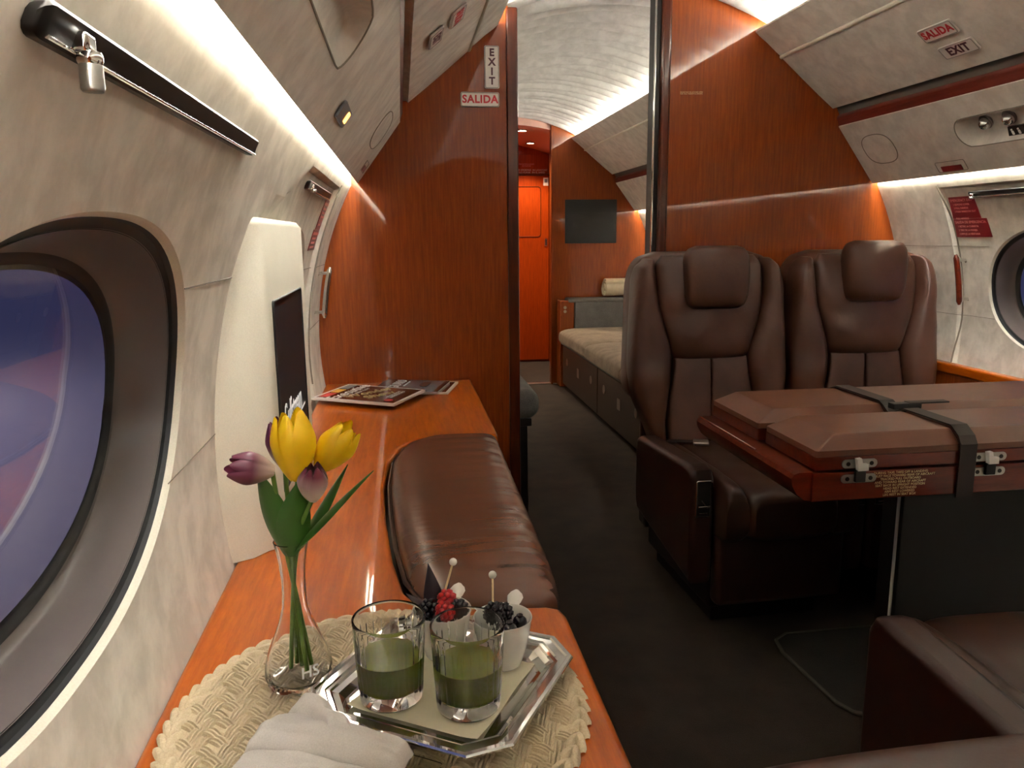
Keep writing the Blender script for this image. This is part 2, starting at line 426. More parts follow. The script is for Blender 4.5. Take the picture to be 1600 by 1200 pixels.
build_window(2, -1, 2.03, 'oval window behind the upright monitor housing on the left wall')
build_window(3, 1, 2.05, 'oval window in the right wall beside the table')
build_window(4, 1, 0.72, 'oval window in the right wall beside the near armchairs')
# --- seams of the wall panels
def seam(n, pts, side, r=0.0009): struct('trim_%d' % n, tube([wp(side, y, z, 0.0004) for y, z in pts], r, 6), 'seam', 'fine stitched seam in the wall panel')
seam(1, [(y, 1.103) for y in lin(2.37, 2.85, 12)], 1); seam(2, [(y, 0.862) for y in lin(2.36, 2.85, 12)], 1)
seam(3, [(2.524-0.012*math.sin((z-.7)*5), z) for z in lin(0.69, 1.31, 20)], 1, 0.003)
seam(4, [(y, 1.092) for y in lin(0.985, 1.30, 10)], -1); seam(5, [(y, 0.85) for y in lin(0.985, 1.30, 10)], -1)
seam(6, [(y, 1.06) for y in lin(2.36, 2.85, 10)], -1); seam(7, [(y, 0.862) for y in lin(2.36, 2.85, 10)], -1)
seam(9, [(2.524, z) for z in lin(0.69, 1.31, 20)], -1, 0.003)
# --- ceiling, pleated across the cabin
def ceil_fn(y0, y1, amp=0.050, per=0.130):
    xs = lin(XC-0.62, XC+0.62, 40); n = int((y1-y0)/per*10); ys = lin(y0, y1, n*2)
    def fn(x, y):
        ph = y/per+0.25*noise.noise(Vector((x*1.2, y*0.7, 3)))
        return Vector((x, y, ceil_z(x)+0.036-amp*abs(math.sin(PI*ph))**0.8*(0.75+0.35*noise.noise(Vector((x*2, math.floor(ph)*3.1, 1))))))
    return quad_patch(fn, xs, ys)
struct('ceiling', ceil_fn(YEND, YB1), 'ceiling', 'pleated pale suede ceiling over the seats')
struct('ceiling_rear', ceil_fn(YB1, YTV+0.02), 'ceiling', 'pleated pale suede ceiling over the rear cabin')
# --- partitions
def part_outline(x0, x1, right):
    if right:
        pts = [(x0, 0)] + [(wall_x(1, z), z) for z in lin(0, 1.5, 24)] + [(1.5, 1.79), (1.45, ceil_z(1.45)+.01)] + [(x, ceil_z(x)+.008) for x in lin(1.44, x0, 14)]
    else:
        pts = [(x1, 0)] + [(x1, ceil_z(x1)+.008)] + [(x, ceil_z(x)+.008) for x in lin(x1-0.01, 0.22, 8)] + [(0.16, 1.79)] + [(wall_x(-1, z), z) for z in lin(1.5, 0, 24)]
    return pts
MXZ = Matrix(((1, 0, 0, 0), (0, 0, 1, 0), (0, 1, 0, 0), (0, 0, 0, 1)))   # (x,z,y) -> (x,y,z)
struct('wall_divider_left', slab(part_outline(0, 0.395, False), YB0, YB1, 0.0, 1, MXZ), 'wood_wall', 'glossy mahogany divider panel on the left of the aisle')
struct('wall_divider_right', slab(part_outline(0.965, 0, True), YB0, YB1, 0.0, 1, MXZ), 'wood_wall', 'glossy mahogany divider panel behind the two seats')
struct('trim_10', bx(0.388, 0.428, YB0-0.012, YB1+0.012, 0, ceil_z(0.43)-0.012, 0.006), 'wood_post', 'dark wood post on the left edge of the aisle opening')
struct('trim_11', bx(0.948, 0.985, YB0-0.012, YB1+0.02, 0, ceil_z(0.96)-0.012, 0.012, 4), 'wood_post', 'rounded dark wood post on the right edge of the aisle opening')
struct('trim_12', bx(0.932, 0.949, YB0+0.004, YB1+0.05, 0, ceil_z(0.94)-0.012, 0.003), 'darkmetal', 'dark metal edge of the sliding door')
struct('trim_17', bx(0.929, 0.933, YB0+0.006, YB0+0.020, 0, ceil_z(0.94)-0.014, 0.001), 'chrome', 'thin bright edge strip of the sliding door')
struct('wall_rear_right', slab(part_outline(1.15, 0, True), YTV, YTV+0.05, 0.0, 1, MXZ), 'wood_wall', 'mahogany rear wall carrying the television')
struct('wall_rear_left', slab(part_outline(0, 0.52, False), YTV, YTV+0.05, 0.0, 1, MXZ), 'wood_wall', 'mahogany rear wall left of the passage')
struct('wall_front', slab(part_outline(0.83, 0, True), YEND-0.04, YEND, 0.0, 1, MXZ).join(slab(part_outline(0, 0.83, False), YEND-0.04, YEND, 0, 1, MXZ)), 'wood_wall', 'mahogany wall at the forward end')
# vestibule
struct('wall_vestibule_right', bx(1.345, 1.375, YTV+0.05, YDOOR, 0, 1.99, 0), 'wood_door', 'cherry side wall of the vestibule')
struct('wall_vestibule_left', bx(0.50, 0.53, YTV+0.05, YDOOR, 0, 1.99, 0), 'wood_door', 'cherry left side wall of the vestibule')
struct('ceiling_vestibule', quad_patch(lambda x, y: Vector((x, y, 1.966-0.36*(x-XC)**2)), lin(0.4, 1.36, 16), [YTV+0.02, YDOOR]).join(quad_patch(lambda x, t: Vector((x, YTV+0.02, (1.966-0.36*(x-XC)**2)*(1-t)+2.06*t)), lin(0.4, 1.36, 16), [0, 1])), 'soffit', 'rosy wood soffit of the vestibule')
struct('wall_end', bx(0.5, 1.375, YDOOR, YDOOR+0.04, 0, 2.0, 0), 'wood_door', 'cherry wood end wall above the door')
d1 = struct('door_1', bx(0.60, 1.338, YDOOR-0.03, YDOOR-0.002, 0.02, 1.682, 0.004), 'wood_door', 'orange cherry wood lavatory door at the end of the aisle')
def frame_line(x0, x1, z0, z1, y, r, rr=0.03): return tube([(x, y, z) for x, z in rrect(x0, x1, z0, z1, rr)], r, 6, True)
obj('inset_panel', frame_line(0.75, 1.264, 1.146, 1.587, YDOOR-0.031, 0.0035), 'wood_post', d1)
h_ = obj('flush_handle', slab(rrect(1.298, 1.325, 1.058, 1.135, 0.006), YDOOR-0.036, YDOOR-0.028, 0.002, 2, MXZ), 'chrome', d1, label='chrome flush pull')
obj('recess', slab(rrect(1.305, 1.318, 1.068, 1.125, 0.003), YDOOR-0.0375, YDOOR-0.035, 0, 1, MXZ), 'black', h_)
struct('trim_13', bx(0.55, 1.345, YDOOR-0.035, YDOOR, 1.684, 1.70, 0.003), 'wood_post', 'dark ledge line over the lavatory door')
struct('trim_14', bx(0.52, 1.345, YTV-0.005, YTV+0.055, 0.0, 0.008, 0.002), 'steel', 'steel threshold strip in the aisle floor')
struct('trim_15', bx(1.143, 1.158, YTV-0.008, YTV+0.058, 0, 1.96, 0.003), 'wood_wall', 'edge post of the passage opening')

# ================================================================== overhead units
def mir(p, side): return [(x if side > 0 else 2*XC-x, z) for x, z in p]
SA, SB = Vector((1.80, 0, 1.337)), Vector((1.646, 0, 1.544))     # service panel face, lower and upper edge
SD = (SB-SA).normalized(); SLEN = (SB-SA).length; SNRM = Vector((-SD.z, 0, SD.x))  # towards the cabin
if SNRM.x > 0: SNRM = -SNRM
def sp(side, y, s, h=0.0):
    p = SA+SD*s+SNRM*h; return Vector((p.x if side > 0 else 2*XC-p.x, y, p.z))
def sp_basis(side, y, s, h=0.001):
    xd = Vector((0, -side, 0)); yd = Vector((SD.x*side, 0, SD.z)); return basis(sp(side, y, s, h), xd, yd)
def stadium(hu, hv):
    L = hu-hv
    def f(a):
        c, s = math.cos(a), math.sin(a)
        if abs(s) > 1e-6 and hv/abs(s)*abs(c) <= L: k = hv/abs(s)
        else: k = L*abs(c)+math.sqrt(max(hv*hv-(L*s)**2, 0))
        return c*k, s*k
    return f
def service_panel(side, y0, y1, label, rec=None):
    root = thing('service_panel', label, 'overhead panel', (XC+side*0.9, (y0+y1)/2, 1.337))
    back = mir([(1.646, 1.544), (1.655, 1.56), (1.735, 1.56), (1.758, 1.43), (1.785, 1.372), (1.797, 1.346), (1.8015, 1.3385), (1.80, 1.337)], side)
    mb = MB(); n = len(back)
    mb.add([(x, y0, z) for x, z in back]+[(x, y1, z) for x, z in back], [(i, i+1, n+i+1, n+i) for i in range(n-1)]+[tuple(range(n)), tuple(range(n, 2*n))])
    fn = lambda y, s: sp(side, y, s)
    if rec:
        ra, rb, s0, s1 = rec; yc, scn = (ra+rb)/2, (s0+s1)/2; hu, hv = (rb-ra)/2, (s1-s0)/2; e = 0.03
        mb.join(quad_patch(fn, [y0, ra-e], [0, SLEN])); mb.join(quad_patch(fn, [rb+e, y1], [0, SLEN]))
        mb.join(quad_patch(fn, [ra-e, rb+e], [0, s0-e])); mb.join(quad_patch(fn, [ra-e, rb+e], [s1+e, SLEN]))
        mb.join(hole_patch(fn, yc, scn, hu+e, hv+e, stadium(hu, hv), 240, 3)[0])
        K = 240; vs = []; fs = []; L = [(0, 0.0), (0.001, -0.003), (0.006, -0.012), (0.014, -0.022), (0.024, -0.028), (0.034, -0.030)]
        for dd, h in L:
            f = stadium(hu-dd, hv-dd)
            for k in range(K):
                du, dv = f(2*PI*k/K); vs.append(sp(side, yc+du, scn+dv, h))
        for r in range(len(L)-1):
            for k in range(K): fs.append((r*K+k, r*K+(k+1) % K, (r+1)*K+(k+1) % K, (r+1)*K+k))
        fs.append(tuple(range((len(L)-1)*K, len(L)*K)))
        obj('light_recess', MB().add(vs, fs), 'suede_hi', root)
        f = stadium(hu+0.001, hv+0.001)
        obj('recess_rim', tube([sp(side, yc+f(2*PI*k/K)[0], scn+f(2*PI*k/K)[1], 0.0) for k in range(K)], 0.0018, 6, True), 'seam', root)
    else: mb.join(quad_patch(fn, [y0, y1], [0, SLEN]))
    obj('panel', mb, 'suede_hi', root)
    return root
pr = service_panel(1, YEND, YB0-0.002, 'long cream service panel above the right windows with a recess of air nozzles', (1.62, 2.292, 0.088, 0.186))
pl_ = service_panel(-1, YEND, YB0-0.002, 'long cream service panel above the left windows with a lit orange sign', (0.66, 1.335, 0.088, 0.186))
service_panel(1, YB1, YTV, 'cream service panel above the divan in the rear cabin')
service_panel(-1, YB1, YTV, 'cream service panel along the left of the rear cabin')
def speaker(side, yc, s, hu, hv, parent):
    f = ellip(hu, hv, 2.6); K = 64
    ring = [sp(side, yc+f(2*PI*k/K)[0], s+f(2*PI*k/K)[1], 0.0008) for k in range(K)]
    g = obj('speaker_grille', MB().add([p+Vector((0, 0, -0.0003)) for p in ring], [tuple(range(K))]), 'suede_hi', parent)
    obj('speaker_rim', tube(ring, 0.0016, 6, True), 'seam', parent)
speaker(1, 2.69, 0.138, 0.088, 0.060, pr); speaker(-1, 2.46, 0.160, 0.16, 0.058, pl_)
# red tab on each panel
for side, y, s, par in ((1, 2.388, 0.024, pr), (-1, 2.70, 0.048, pl_)):
    obj('red_tab', slab(rrect(-0.048, 0.048, -0.010, 0.010, 0.003), 0, 0.0015, 0.0004, 1, sp_basis(side, y, s)), 'red', par, label='small dark red tab')
    obj('tab_outline', tube([sp_basis(side, y, s+0.010) @ Vector((x, z, 0)) for x, z in rrect(-0.068, 0.068, -0.022, 0.016, 0.006)], 0.0009, 6, True), 'seam', par)
# air nozzles and belt sign in the right recess
noz = None
for i, (y, lab) in enumerate(((2.188, 'chrome air nozzle in the right recess, nearest the divider panel'), (2.097, 'middle chrome air nozzle of the right recess, above the belt sign'), (2.006, 'chrome air nozzle of the right recess nearest the picture edge'))):
    if noz is None:
        base = sp(1, y, 0.150, -0.029); noz = thing('air_nozzle', lab, 'air vent', base, 0, 'chrome air nozzles over the right seats')
        ax = (SNRM+Vector((0.1, -0.25, -0.25))).normalized()
        obj('socket', lathe([(0.0225, 0), (0.024, 0.005), (0.021, 0.008), (0.018, 0.007)], 28, base, SNRM), 'reveal', noz)
        obj('eyeball', lathe([(0.0175, 0.0), (0.0185, 0.009), (0.0168, 0.018), (0.012, 0.025), (0.008, 0.027), (0.007, 0.022), (0.0, 0.021)], 28, base, ax), 'chrome', noz)
    else:
        o = copy_tree(noz); o.location = sp(1, y, 0.150, -0.029); o['label'] = lab
bs = thing('belt_sign', 'small dark belt sign under the air nozzles on the right', 'sign', sp(1, 2.095, 0.108, -0.02))
obj('plate', slab([(-0.036, -0.016), (0.024, -0.016), (0.036, 0.016), (-0.024, 0.016)], 0, 0.008, 0.002, 2, sp_basis(1, 2.085, 0.108, -0.022)), 'darkmetal', bs)
mb = MB()
for px in (-0.012, 0.012):
    mb.join(ball((px, 0.007, 0.009), 0.0032, 1)); mb.join(slab(rrect(px-0.004, px+0.004, -0.010, 0.003, 0.002, 2), 0.008, 0.0092, 0, 1))
obj('pictogram', mb.xf(sp_basis(1, 2.085, 0.108, -0.022)), 'white', bs)
bs = thing('belt_sign', 'grey belt sign on the left panel with a glowing orange symbol', 'sign', sp(-1, 1.60, 0.062, 0))
obj('plate', slab(rrect(-0.075, 0.075, -0.018, 0.018, 0.004), 0, 0.006, 0.002, 2, sp_basis(-1, 1.60, 0.062, 0.0015)), 'cgrey', bs)
M['lit_sign'] = emit('lit_orange', (1.0, 0.35, 0.06), 2.2)
obj('lit_symbol', slab(rrect(0.015, 0.055, -0.010, 0.012, 0.006), 0.006, 0.0072, 0.0, 1, sp_basis(-1, 1.60, 0.062, 0.0015)).join(MB()), 'lit_sign', bs)
# burgundy strips between panels and bins
def strip(n, side, y0, y1):
    struct('trim_%d' % n, prism_y(mir([(1.648, 1.546), (1.652, 1.545), (1.668, 1.558), (1.650, 1.592), (1.640, 1.582), (1.637, 1.574)], side), y0, y1), 'burgundy', 'burgundy wood strip under the overhead bin')
    struct('trim_%d' % (n+1), prism_y(mir([(1.650, 1.580), (1.66, 1.60), (1.64, 1.63), (1.634, 1.612)], side), y0, y1), 'gap', 'dark recess above the burgundy strip')
strip(20, 1, YEND, YB0-0.002); strip(22, -1, YEND, YB0-0.002); strip(24, 1, YB1, YTV); strip(26, -1, YB1, YTV)
BIN_A, BIN_B = Vector((1.616, 0, 1.608)), Vector((1.413, 0, 1.776)); BD = (BIN_B-BIN_A).normalized()
def bp(side, y, s, h=0.0):
    nrm = Vector((-BD.z, 0, BD.x)); nrm = nrm if nrm.x < 0 else -nrm
    p = BIN_A+BD*s+nrm*h; return Vector((p.x if side > 0 else 2*XC-p.x, y, p.z))
def bp_basis(side, y, s, h=0.001): return basis(bp(side, y, s, h), (0, -side, 0), (BD.x*side, 0, BD.z))
def bin_(side, y0, y1, label):
    root = thing('overhead_bin', label, 'overhead bin', (XC+side*0.7, (y0+y1)/2, 1.608))
    body = mir([(1.622, 1.614), (1.72, 1.62), (1.60, 1.72), (1.45, 1.78), (1.37, 1.832), (1.325, 1.858), (1.312, 1.870), (1.306, 1.877), (1.300, 1.876), (1.300, 1.869), (1.316, 1.855), (1.345, 1.834), (1.382, 1.803), (1.404, 1.786), (1.418, 1.788)], side)
    obj('body', prism_y(body, y0, y1), 'suede_hi', root)
    door = mir([(1.616, 1.608), (1.622, 1.613), (1.52, 1.706), (1.424, 1.787), (1.412, 1.793), (1.403, 1.789), (1.403, 1.782), (1.413, 1.774), (1.512, 1.691), (1.560, 1.652)], side)
    obj('bin_door', prism_y(door, y0+0.004, y1-0.004), 'suede_hi', root)
    obj('door_rail', tube([(mir([(1.402, 1.783)], side)[0][0], y, 1.785) for y in (y0+0.004, y1-0.004)], 0.0075, 10), 'vinyl', root)
    return root
bin_(1, YEND, YB0-0.002, 'cream overhead bin over the right seats carrying two exit plates on its door')
bin_(-1, YEND, YB0-0.002, 'cream overhead bin along the left side seen from below')
bin_(1, YB1, YTV, 'cream overhead bin above the divan in the rear cabin')
bin_(-1, YB1, YTV, 'cream overhead bin on the left of the rear cabin')
# ---- lamps: wall wash strips behind the panels and cove strips above the bins
WARM = (1.0, 0.97, 0.90)
def lamp_strip(side, y0, y1, kind, label, power):
    if kind == 'wash':
        prof = mir([(1.796, 1.372), (1.806, 1.372), (1.809, 1.385), (1.793, 1.385)], side); body = mir([(1.788, 1.386), (1.815, 1.386), (1.815, 1.394), (1.784, 1.394)], side); nm = 'wall_wash_light'
    else:
        prof = mir([(1.340, 1.866), (1.358, 1.858), (1.364, 1.868), (1.346, 1.876)], side); body = mir([(1.340, 1.862), (1.366, 1.848), (1.374, 1.856), (1.364, 1.863)], side); nm = 'cove_light'
    root = thing(nm, label, 'light', (prof[0][0], (y0+y1)/2, prof[0][1]))
    m = emit(nm+'_glow', WARM, power*LIGHT)
    obj('light_tube', prism_y(prof, y0+0.01, y1-0.01), m, root); obj('housing', prism_y(body, y0, y1), 'vinyl', root)
PW, PC = 30.0, 44.0
lamp_strip(-1, YEND+.02, YB0-0.01, 'wash', 'bright light strip washing the left wall over the ledge', PW)
lamp_strip(1, YEND+.02, YB0-0.01, 'wash', 'bright light strip washing the right wall beside the seats', PW*1.4)
lamp_strip(-1, YEND+.02, YB0-0.01, 'cove', 'cove light strip above the left overhead bin', PC)
lamp_strip(1, YEND+.02, YB0-0.01, 'cove', 'cove light strip above the right overhead bin', PC)
lamp_strip(-1, YB1+.01, YTV-.01, 'cove', 'cove light strip on the left of the rear cabin', PC*0.22)
lamp_strip(1, YB1+.01, YTV-.01, 'cove', 'cove light strip over the divan bin in the rear cabin', PC*0.75)
lamp_strip(-1, YB1+.01, YTV-.01, 'wash', 'wall light strip on the left of the rear cabin', PW*2)
lamp_strip(1, YB1+.01, YTV-.01, 'wash', 'wall light strip behind the divan', PW*2)
def downlight(loc, r, power, label, col, spot=True, ang=110):
    root = thing('downlight', label, 'light', loc, 0, None)
    obj('bezel', lathe([(r*0.82, -0.001), (r, -0.004), (r*1.15, -0.002), (r*1.2, 0.004)], 28, loc), 'chrome', root)
    m = emit('downlight_glow', col, 9*LIGHT); obj('lens', lathe([(0, -0.003), (r*0.82, -0.001)], 28, loc), m, root)
    ld = bpy.data.lights.new('downlight_beam', 'SPOT'); ld.energy = power*LIGHT; ld.color = col; ld.spot_size = math.radians(ang); ld.spot_blend = 0.6; ld.shadow_soft_size = r*0.7
    lo = bpy.data.objects.new('beam', ld); C.objects.link(lo); lo.parent = root; lo.location = (0, 0, -0.012)
    return root
downlight((0.964, 6.20, 1.953), 0.040, 27, 'larger ceiling downlight in the vestibule, nearer the ribbed ceiling', (1.0, 0.80, 0.56))
downlight((1.122, 6.76, 1.925), 0.036, 27, 'smaller ceiling downlight close to the lavatory door', (1.0, 0.80, 0.56))
for i, (x, y) in enumerate(((0.62, -2.3), (0.80, -2.55), (0.94, -2.2))):
    downlight((x, y, ceil_z(x)-0.012), 0.03, 5, 'round ceiling downlight at the forward end behind the camera, %s' % ('left', 'middle', 'right')[i], (1.0, 0.84, 0.6))

# ================================================================== left ledge with its inset seat pad
ZL = 0.629
led = thing('side_ledge', 'long glossy wood ledge along the left wall, lit orange put into its colour', 'ledge', (-0.05, 0.5, 0))
notch = [(0.24, 2.012), (0.10, 2.020), (0.03, 2.000), (-0.02, 1.93), (-0.045, 1.80), (-0.052, 1.60), (-0.045, 1.42), (-0.030, 1.22), (-0.012, 1.10), (0.01, 1.055), (0.05, 1.035), (0.19, 1.022)]
out = [(-0.286, YEND), (0.185, YEND), (0.213, YEND+.03), (0.213, 0.99), (0.208, 1.012)] + notch[::-1] + [(0.243, 2.03), (0.243, YB0-0.001), (-0.286, YB0-0.001)]
obj('worktop', slab(out, ZL-0.042, ZL, 0.009, 4), 'wood_lit', led)
obj('cabinet_front', bx(0.06, 0.19, YEND, YB0-0.001, 0.0, ZL-0.101, 0.004).join(bx(-0.20, 0.17, YEND, 1.019, ZL-.1, ZL-0.043, 0)).join(bx(-0.20, 0.20, 2.031, YB0-.001, ZL-.1, ZL-0.043, 0)), 'wood_wall', led)
obj('pad_well', bx(-0.10, 0.205, 1.02, 2.03, ZL-0.10, ZL-0.05, 0.002), 'black', led)
# leather pad
pd = thing('bench_pad', 'brown leather seat pad set into the wooden ledge, creased along its aisle edge', 'cushion', (0.09, 1.52, ZL-0.048))
rows = [(1.030, 0.10, 0.190), (1.045, 0.045, 0.212), (1.075, 0.010, 0.219), (1.14, -0.010, 0.223), (1.28, -0.026, 0.226), (1.45, -0.036, 0.229), (1.62, -0.041, 0.231), (1.80, -0.034, 0.233), (1.92, -0.008, 0.235), (1.975, 0.035, 0.236), (1.998, 0.085, 0.232), (2.006, 0.13, 0.215)]
def bmap(u, v, h):
    edge = max(0, (u-0.03)/0.2); wr = 0
    if h > 0.02:
        wr = 0.0045*edge**1.3*noise.noise(Vector((u*5, v*30, 0.3)))+0.003*edge*noise.noise(Vector((u*8, v*62, 4)))
    return Vector((u, v, ZL-0.046+h+wr))
obj('cover', pad(rows, 0.066, 0.004, bmap, 4.5, 7, 44, 120, 0.004), 'leather_bench', pd)
obj('welt', tube([(r[1]-0.001, r[0], ZL-0.004) for r in rows[1:-1]], 0.004, 6), 'leather_side', pd)

# ledge along the right wall
rl = thing('side_ledge', 'narrow wood ledge along the right wall, lit orange put into its colour', 'ledge', (1.93, 0, 0))
obj('worktop', bx(1.913, 1.951, YEND, YB0-0.001, 0.655, 0.692, 0.008, 3), 'wood_lit', rl)
obj('side_panel', bx(1.916, 1.932, YEND, YB0-0.001, 0.57, 0.656, 0.002), 'wood_wall', rl)

# ================================================================== monitor housing on the left wall
mo = thing('monitor_housing', 'cream upright housing on the ledge with a black screen facing the aisle', 'monitor', (-0.25, 1.5, ZL))
hx = -0.214
hous = [(-0.325, 1.225), (-0.258, 1.262), (-0.238, 1.289), (-0.222, 1.300), (hx, 1.320), (hx, 1.78), (-0.224, 1.80), (-0.325, 1.80)]
b = bmesh.new(); rows_ = []
for z, dx, dy in ((ZL+0.001, 0, 0), (0.9, 0, -0.004), (1.172, 0, -0.010), (1.184, -0.010, -0.004)):
    rows_.append([b.verts.new((x+(dx if x > -0.3 else 0), y+(dy if y < 1.5 else 0), z)) for x, y in hous])
for r in range(3):
    for i in range(len(hous)): b.faces.new((rows_[r][i], rows_[r][(i+1) % 8], rows_[r+1][(i+1) % 8], rows_[r+1][i]))
b.faces.new(rows_[0][::-1]); b.faces.new(rows_[3])
obj('housing', MB().bm(b), 'vinyl', mo, smooth=50)
MYZ = Matrix(((0, 0, 1, 0), (1, 0, 0, 0), (0, 1, 0, 0), (0, 0, 0, 1)))   # (y,z,x)
scr = obj('screen', slab(rrect(1.335, 1.70, 0.72, 1.045, 0.006), hx-0.002, hx+0.0012, 0.0008, 2, MYZ), 'screen', mo)
obj('bezel', tube([(hx+0.001, y, z) for y, z in rrect(1.333, 1.702, 0.718, 1.047, 0.006)], 0.0025, 8, True), 'black', mo)
tb = basis((hx+0.0015, 1.50, 0.832), (0, 1, 0), (0, 0, 1))
obj('lettering', text_mb('Gulfstream', 0.072, tb, sx=0.72).join(slab([(-0.15, -0.036), (0.165, -0.026), (0.165, -0.022), (-0.15, -0.029)], 0, 0.0005, 0, 1, tb)).join(text_mb('World-class aircraft', 0.018, tb @ Matrix.Translation((0, -0.055, 0)))), emit('screen_text', (0.8, 0.88, 1.0), 0.06), scr)

# ================================================================== shade rails, handles and placards on the walls
def rail(side, y0, y1, z, label, slider_y, knob=True):
    r = thing('shade_rail', label, 'rail', wp(side, (y0+y1)/2, z))
    def P(y, dz, dx): 
        p = wp(side, y, z+dz); p.x += -side*dx; return p
    ch = MB(); pr_ = [(-0.009, 0.001), (-0.010, 0.008), (-0.007, 0.011), (0.007, 0.011), (0.010, 0.008), (0.009, 0.001)]
    st_ = [(y0-0.010, 0.35), (y0-0.008, 0.7), (y0-0.004, 0.92), (y0, 1), (y1, 1), (y1+0.003, 0.8)]; n = len(pr_)
    vs = [P(y, a*k, b_*(0.4+0.6*k)) for y, k in st_ for a, b_ in pr_]; q_ = len(st_)
    ch.add(vs, [(r_*n+i, r_*n+(i+1) % n, (r_+1)*n+(i+1) % n, (r_+1)*n+i) for r_ in range(q_-1) for i in range(n)]+[tuple(range(n)), tuple(range((q_-1)*n, q_*n))])
    obj('channel', ch, 'darkmetal', r)
    obj('lip', tube([P(y, -0.0085, 0.0115) for y in (y0, y1)], 0.0015, 8), 'chrome', r)
    s = P(slider_y, -0.003, 0.013)
    k = obj('slider', rbox(s.x, s.y, s.z, 0.011, 0.016, 0.012, 0.003).join(lathe([(0.0066, 0.0), (0.0074, 0.002), (0.0074, 0.005), (0.0066, 0.007)], 24, s+Vector((-side*0.003, 0, -0.012)))), 'chrome', r)
    if knob: obj('grip', lathe([(0.0058, -0.015), (0.0068, -0.0135), (0.0068, 0.0), (0.0062, 0.001)], 24, s+Vector((-side*0.003, 0, -0.0125))), 'steel', k)
    return r
rail(-1, 0.482, 1.102, 1.268, 'dark shade rail with chrome knob above the large left window', 0.522)
rail(-1, 1.87, 2.40, 1.27, 'short shade rail on the left wall near the red placards', 1.90, False)
rail(1, 1.66, 2.392, 1.272, 'shade rail on the right wall above the oval window', 2.375, False)
def placard(side, yz, label, head, lines, hz, y_left):
    r = thing('placard', label, 'sign', wp(side, sum(p[0] for p in yz)/len(yz), sum(p[1] for p in yz)/len(yz)))
    # plate follows the wall: split in rows
    z1, z0 = max(p[1] for p in yz), min(p[1] for p in yz); mb = MB(); N = 6
    (ya, _), (yb, _), (yc, _), (yd, _) = yz      # top-left, top-right, bottom-right, bottom-left
    vs = []
    for ins in (0.0, 0.0022):
        for i in range(N+1):
            t = i/N; z = z1+(z0-z1)*t; vs += [wp(side, ya+(yd-ya)*t, z, ins), wp(side, yb+(yc-yb)*t, z, ins)]
    M2 = (N+1)*2
    for i in range(N): mb.add([], []); 
    fs = [(2*i, 2*i+1, 2*i+3, 2*i+2) for i in range(N)]+[(M2+2*i, M2+2*i+2, M2+2*i+3, M2+2*i+1) for i in range(N)]
    fs += [(2*i, 2*i+2, M2+2*i+2, M2+2*i) for i in range(N)]+[(2*i+1, M2+2*i+1, M2+2*i+3, 2*i+3) for i in range(N)]+[(0, M2, M2+1, 1), (2*N, 2*N+1, M2+2*N+1, M2+2*N)]
    obj('plate', MB().add(vs, fs), 'red', r)
    def line(body, z, size, off):
        t = (z1-z)/(z1-z0); ycen = ya+(yd-ya)*t-side*off
        p = wp(side, ycen, z, 0.0026); q = wp(side, ycen, z+0.01, 0.0026)
        return text_mb(body, size, basis(p, (0, -side, 0), (q-p)), 'LEFT', 0.0002)
    tm = line(head, z1-0.012, 0.013, 0.006); z = z1-0.026
    for l in lines:
        tm.join(line(l, z, 0.0095, 0.016)); z -= hz
    obj('lettering', tm, 'pale_red', r); return r
L1 = ['1 REMOVE COVER', '2 PULL HANDLE', '3 PUSH WINDOW OUT', '', 'PULL HANDLE']; L2 = ['1 RETIRE LA CUBIERTA', '2 TIRE DE LA MANIJA', '3 EMPUJE LA VENTANA']
placard(1, [(2.506, 1.268), (2.388, 1.268), (2.378, 1.196), (2.510, 1.196)], 'upper dark red exit placard on the right wall, just under the shade rail', 'EMERGENCY EXIT', L1, 0.0115, 0)
placard(1, [(2.510, 1.1955), (2.355, 1.1955), (2.345, 1.134), (2.511, 1.134)], 'lower and wider dark red exit placard on the right wall', 'SALIDA DE EMERGENCIA', L2, 0.0125, 0)
placard(-1, [(2.41, 1.262), (2.515, 1.262), (2.512, 1.176), (2.40, 1.176)], 'narrow upper dark red placard on the left wall seen at a sharp angle', 'EMERGENCY EXIT', L1, 0.0115, 0)
placard(-1, [(2.37, 1.1755), (2.512, 1.1755), (2.512, 1.115), (2.35, 1.115)], 'lower dark red placard on the left wall next to the window there', 'SALIDA DE EMERGENCIA', L2, 0.0125, 0)
def grab(side, y, z0, z1, label, mat):
    r = thing('grab_handle', label, 'handle', wp(side, y, z0))
    P = lambda z, d: wp(side, y, z, d)
    n = 14; pts = [P(z0+(z1-z0)*i/n, 0.034) for i in range(n+1)]; rad = [0.004]+[0.0095]*(n-1)+[0.004]
    obj('grip', tube(pts, rad, 12), mat, r)
    if mat != 'chrome':
        q = obj('frame_edge', tube([p+Vector((side*0.006, 0.004, 0)) for p in pts], [0.003]+[0.0105]*(n-1)+[0.003], 12), 'chrome', r)
    for zz in (z0+0.02, z1-0.02):
        a = P(zz, 0.030); c = P(zz, 0.0); obj('mount', tube([a, c, c+(c-a)*0.05], [0.0055, 0.0055, 0.009], 12), 'chrome', r)
grab(1, 2.49, 0.90, 1.075, 'dark reddish grab handle on chrome mounts on the right wall', 'wood_table')
grab(-1, 2.69, 0.885, 1.055, 'slim chrome grab handle on the left wall by the divider panel', 'chrome')

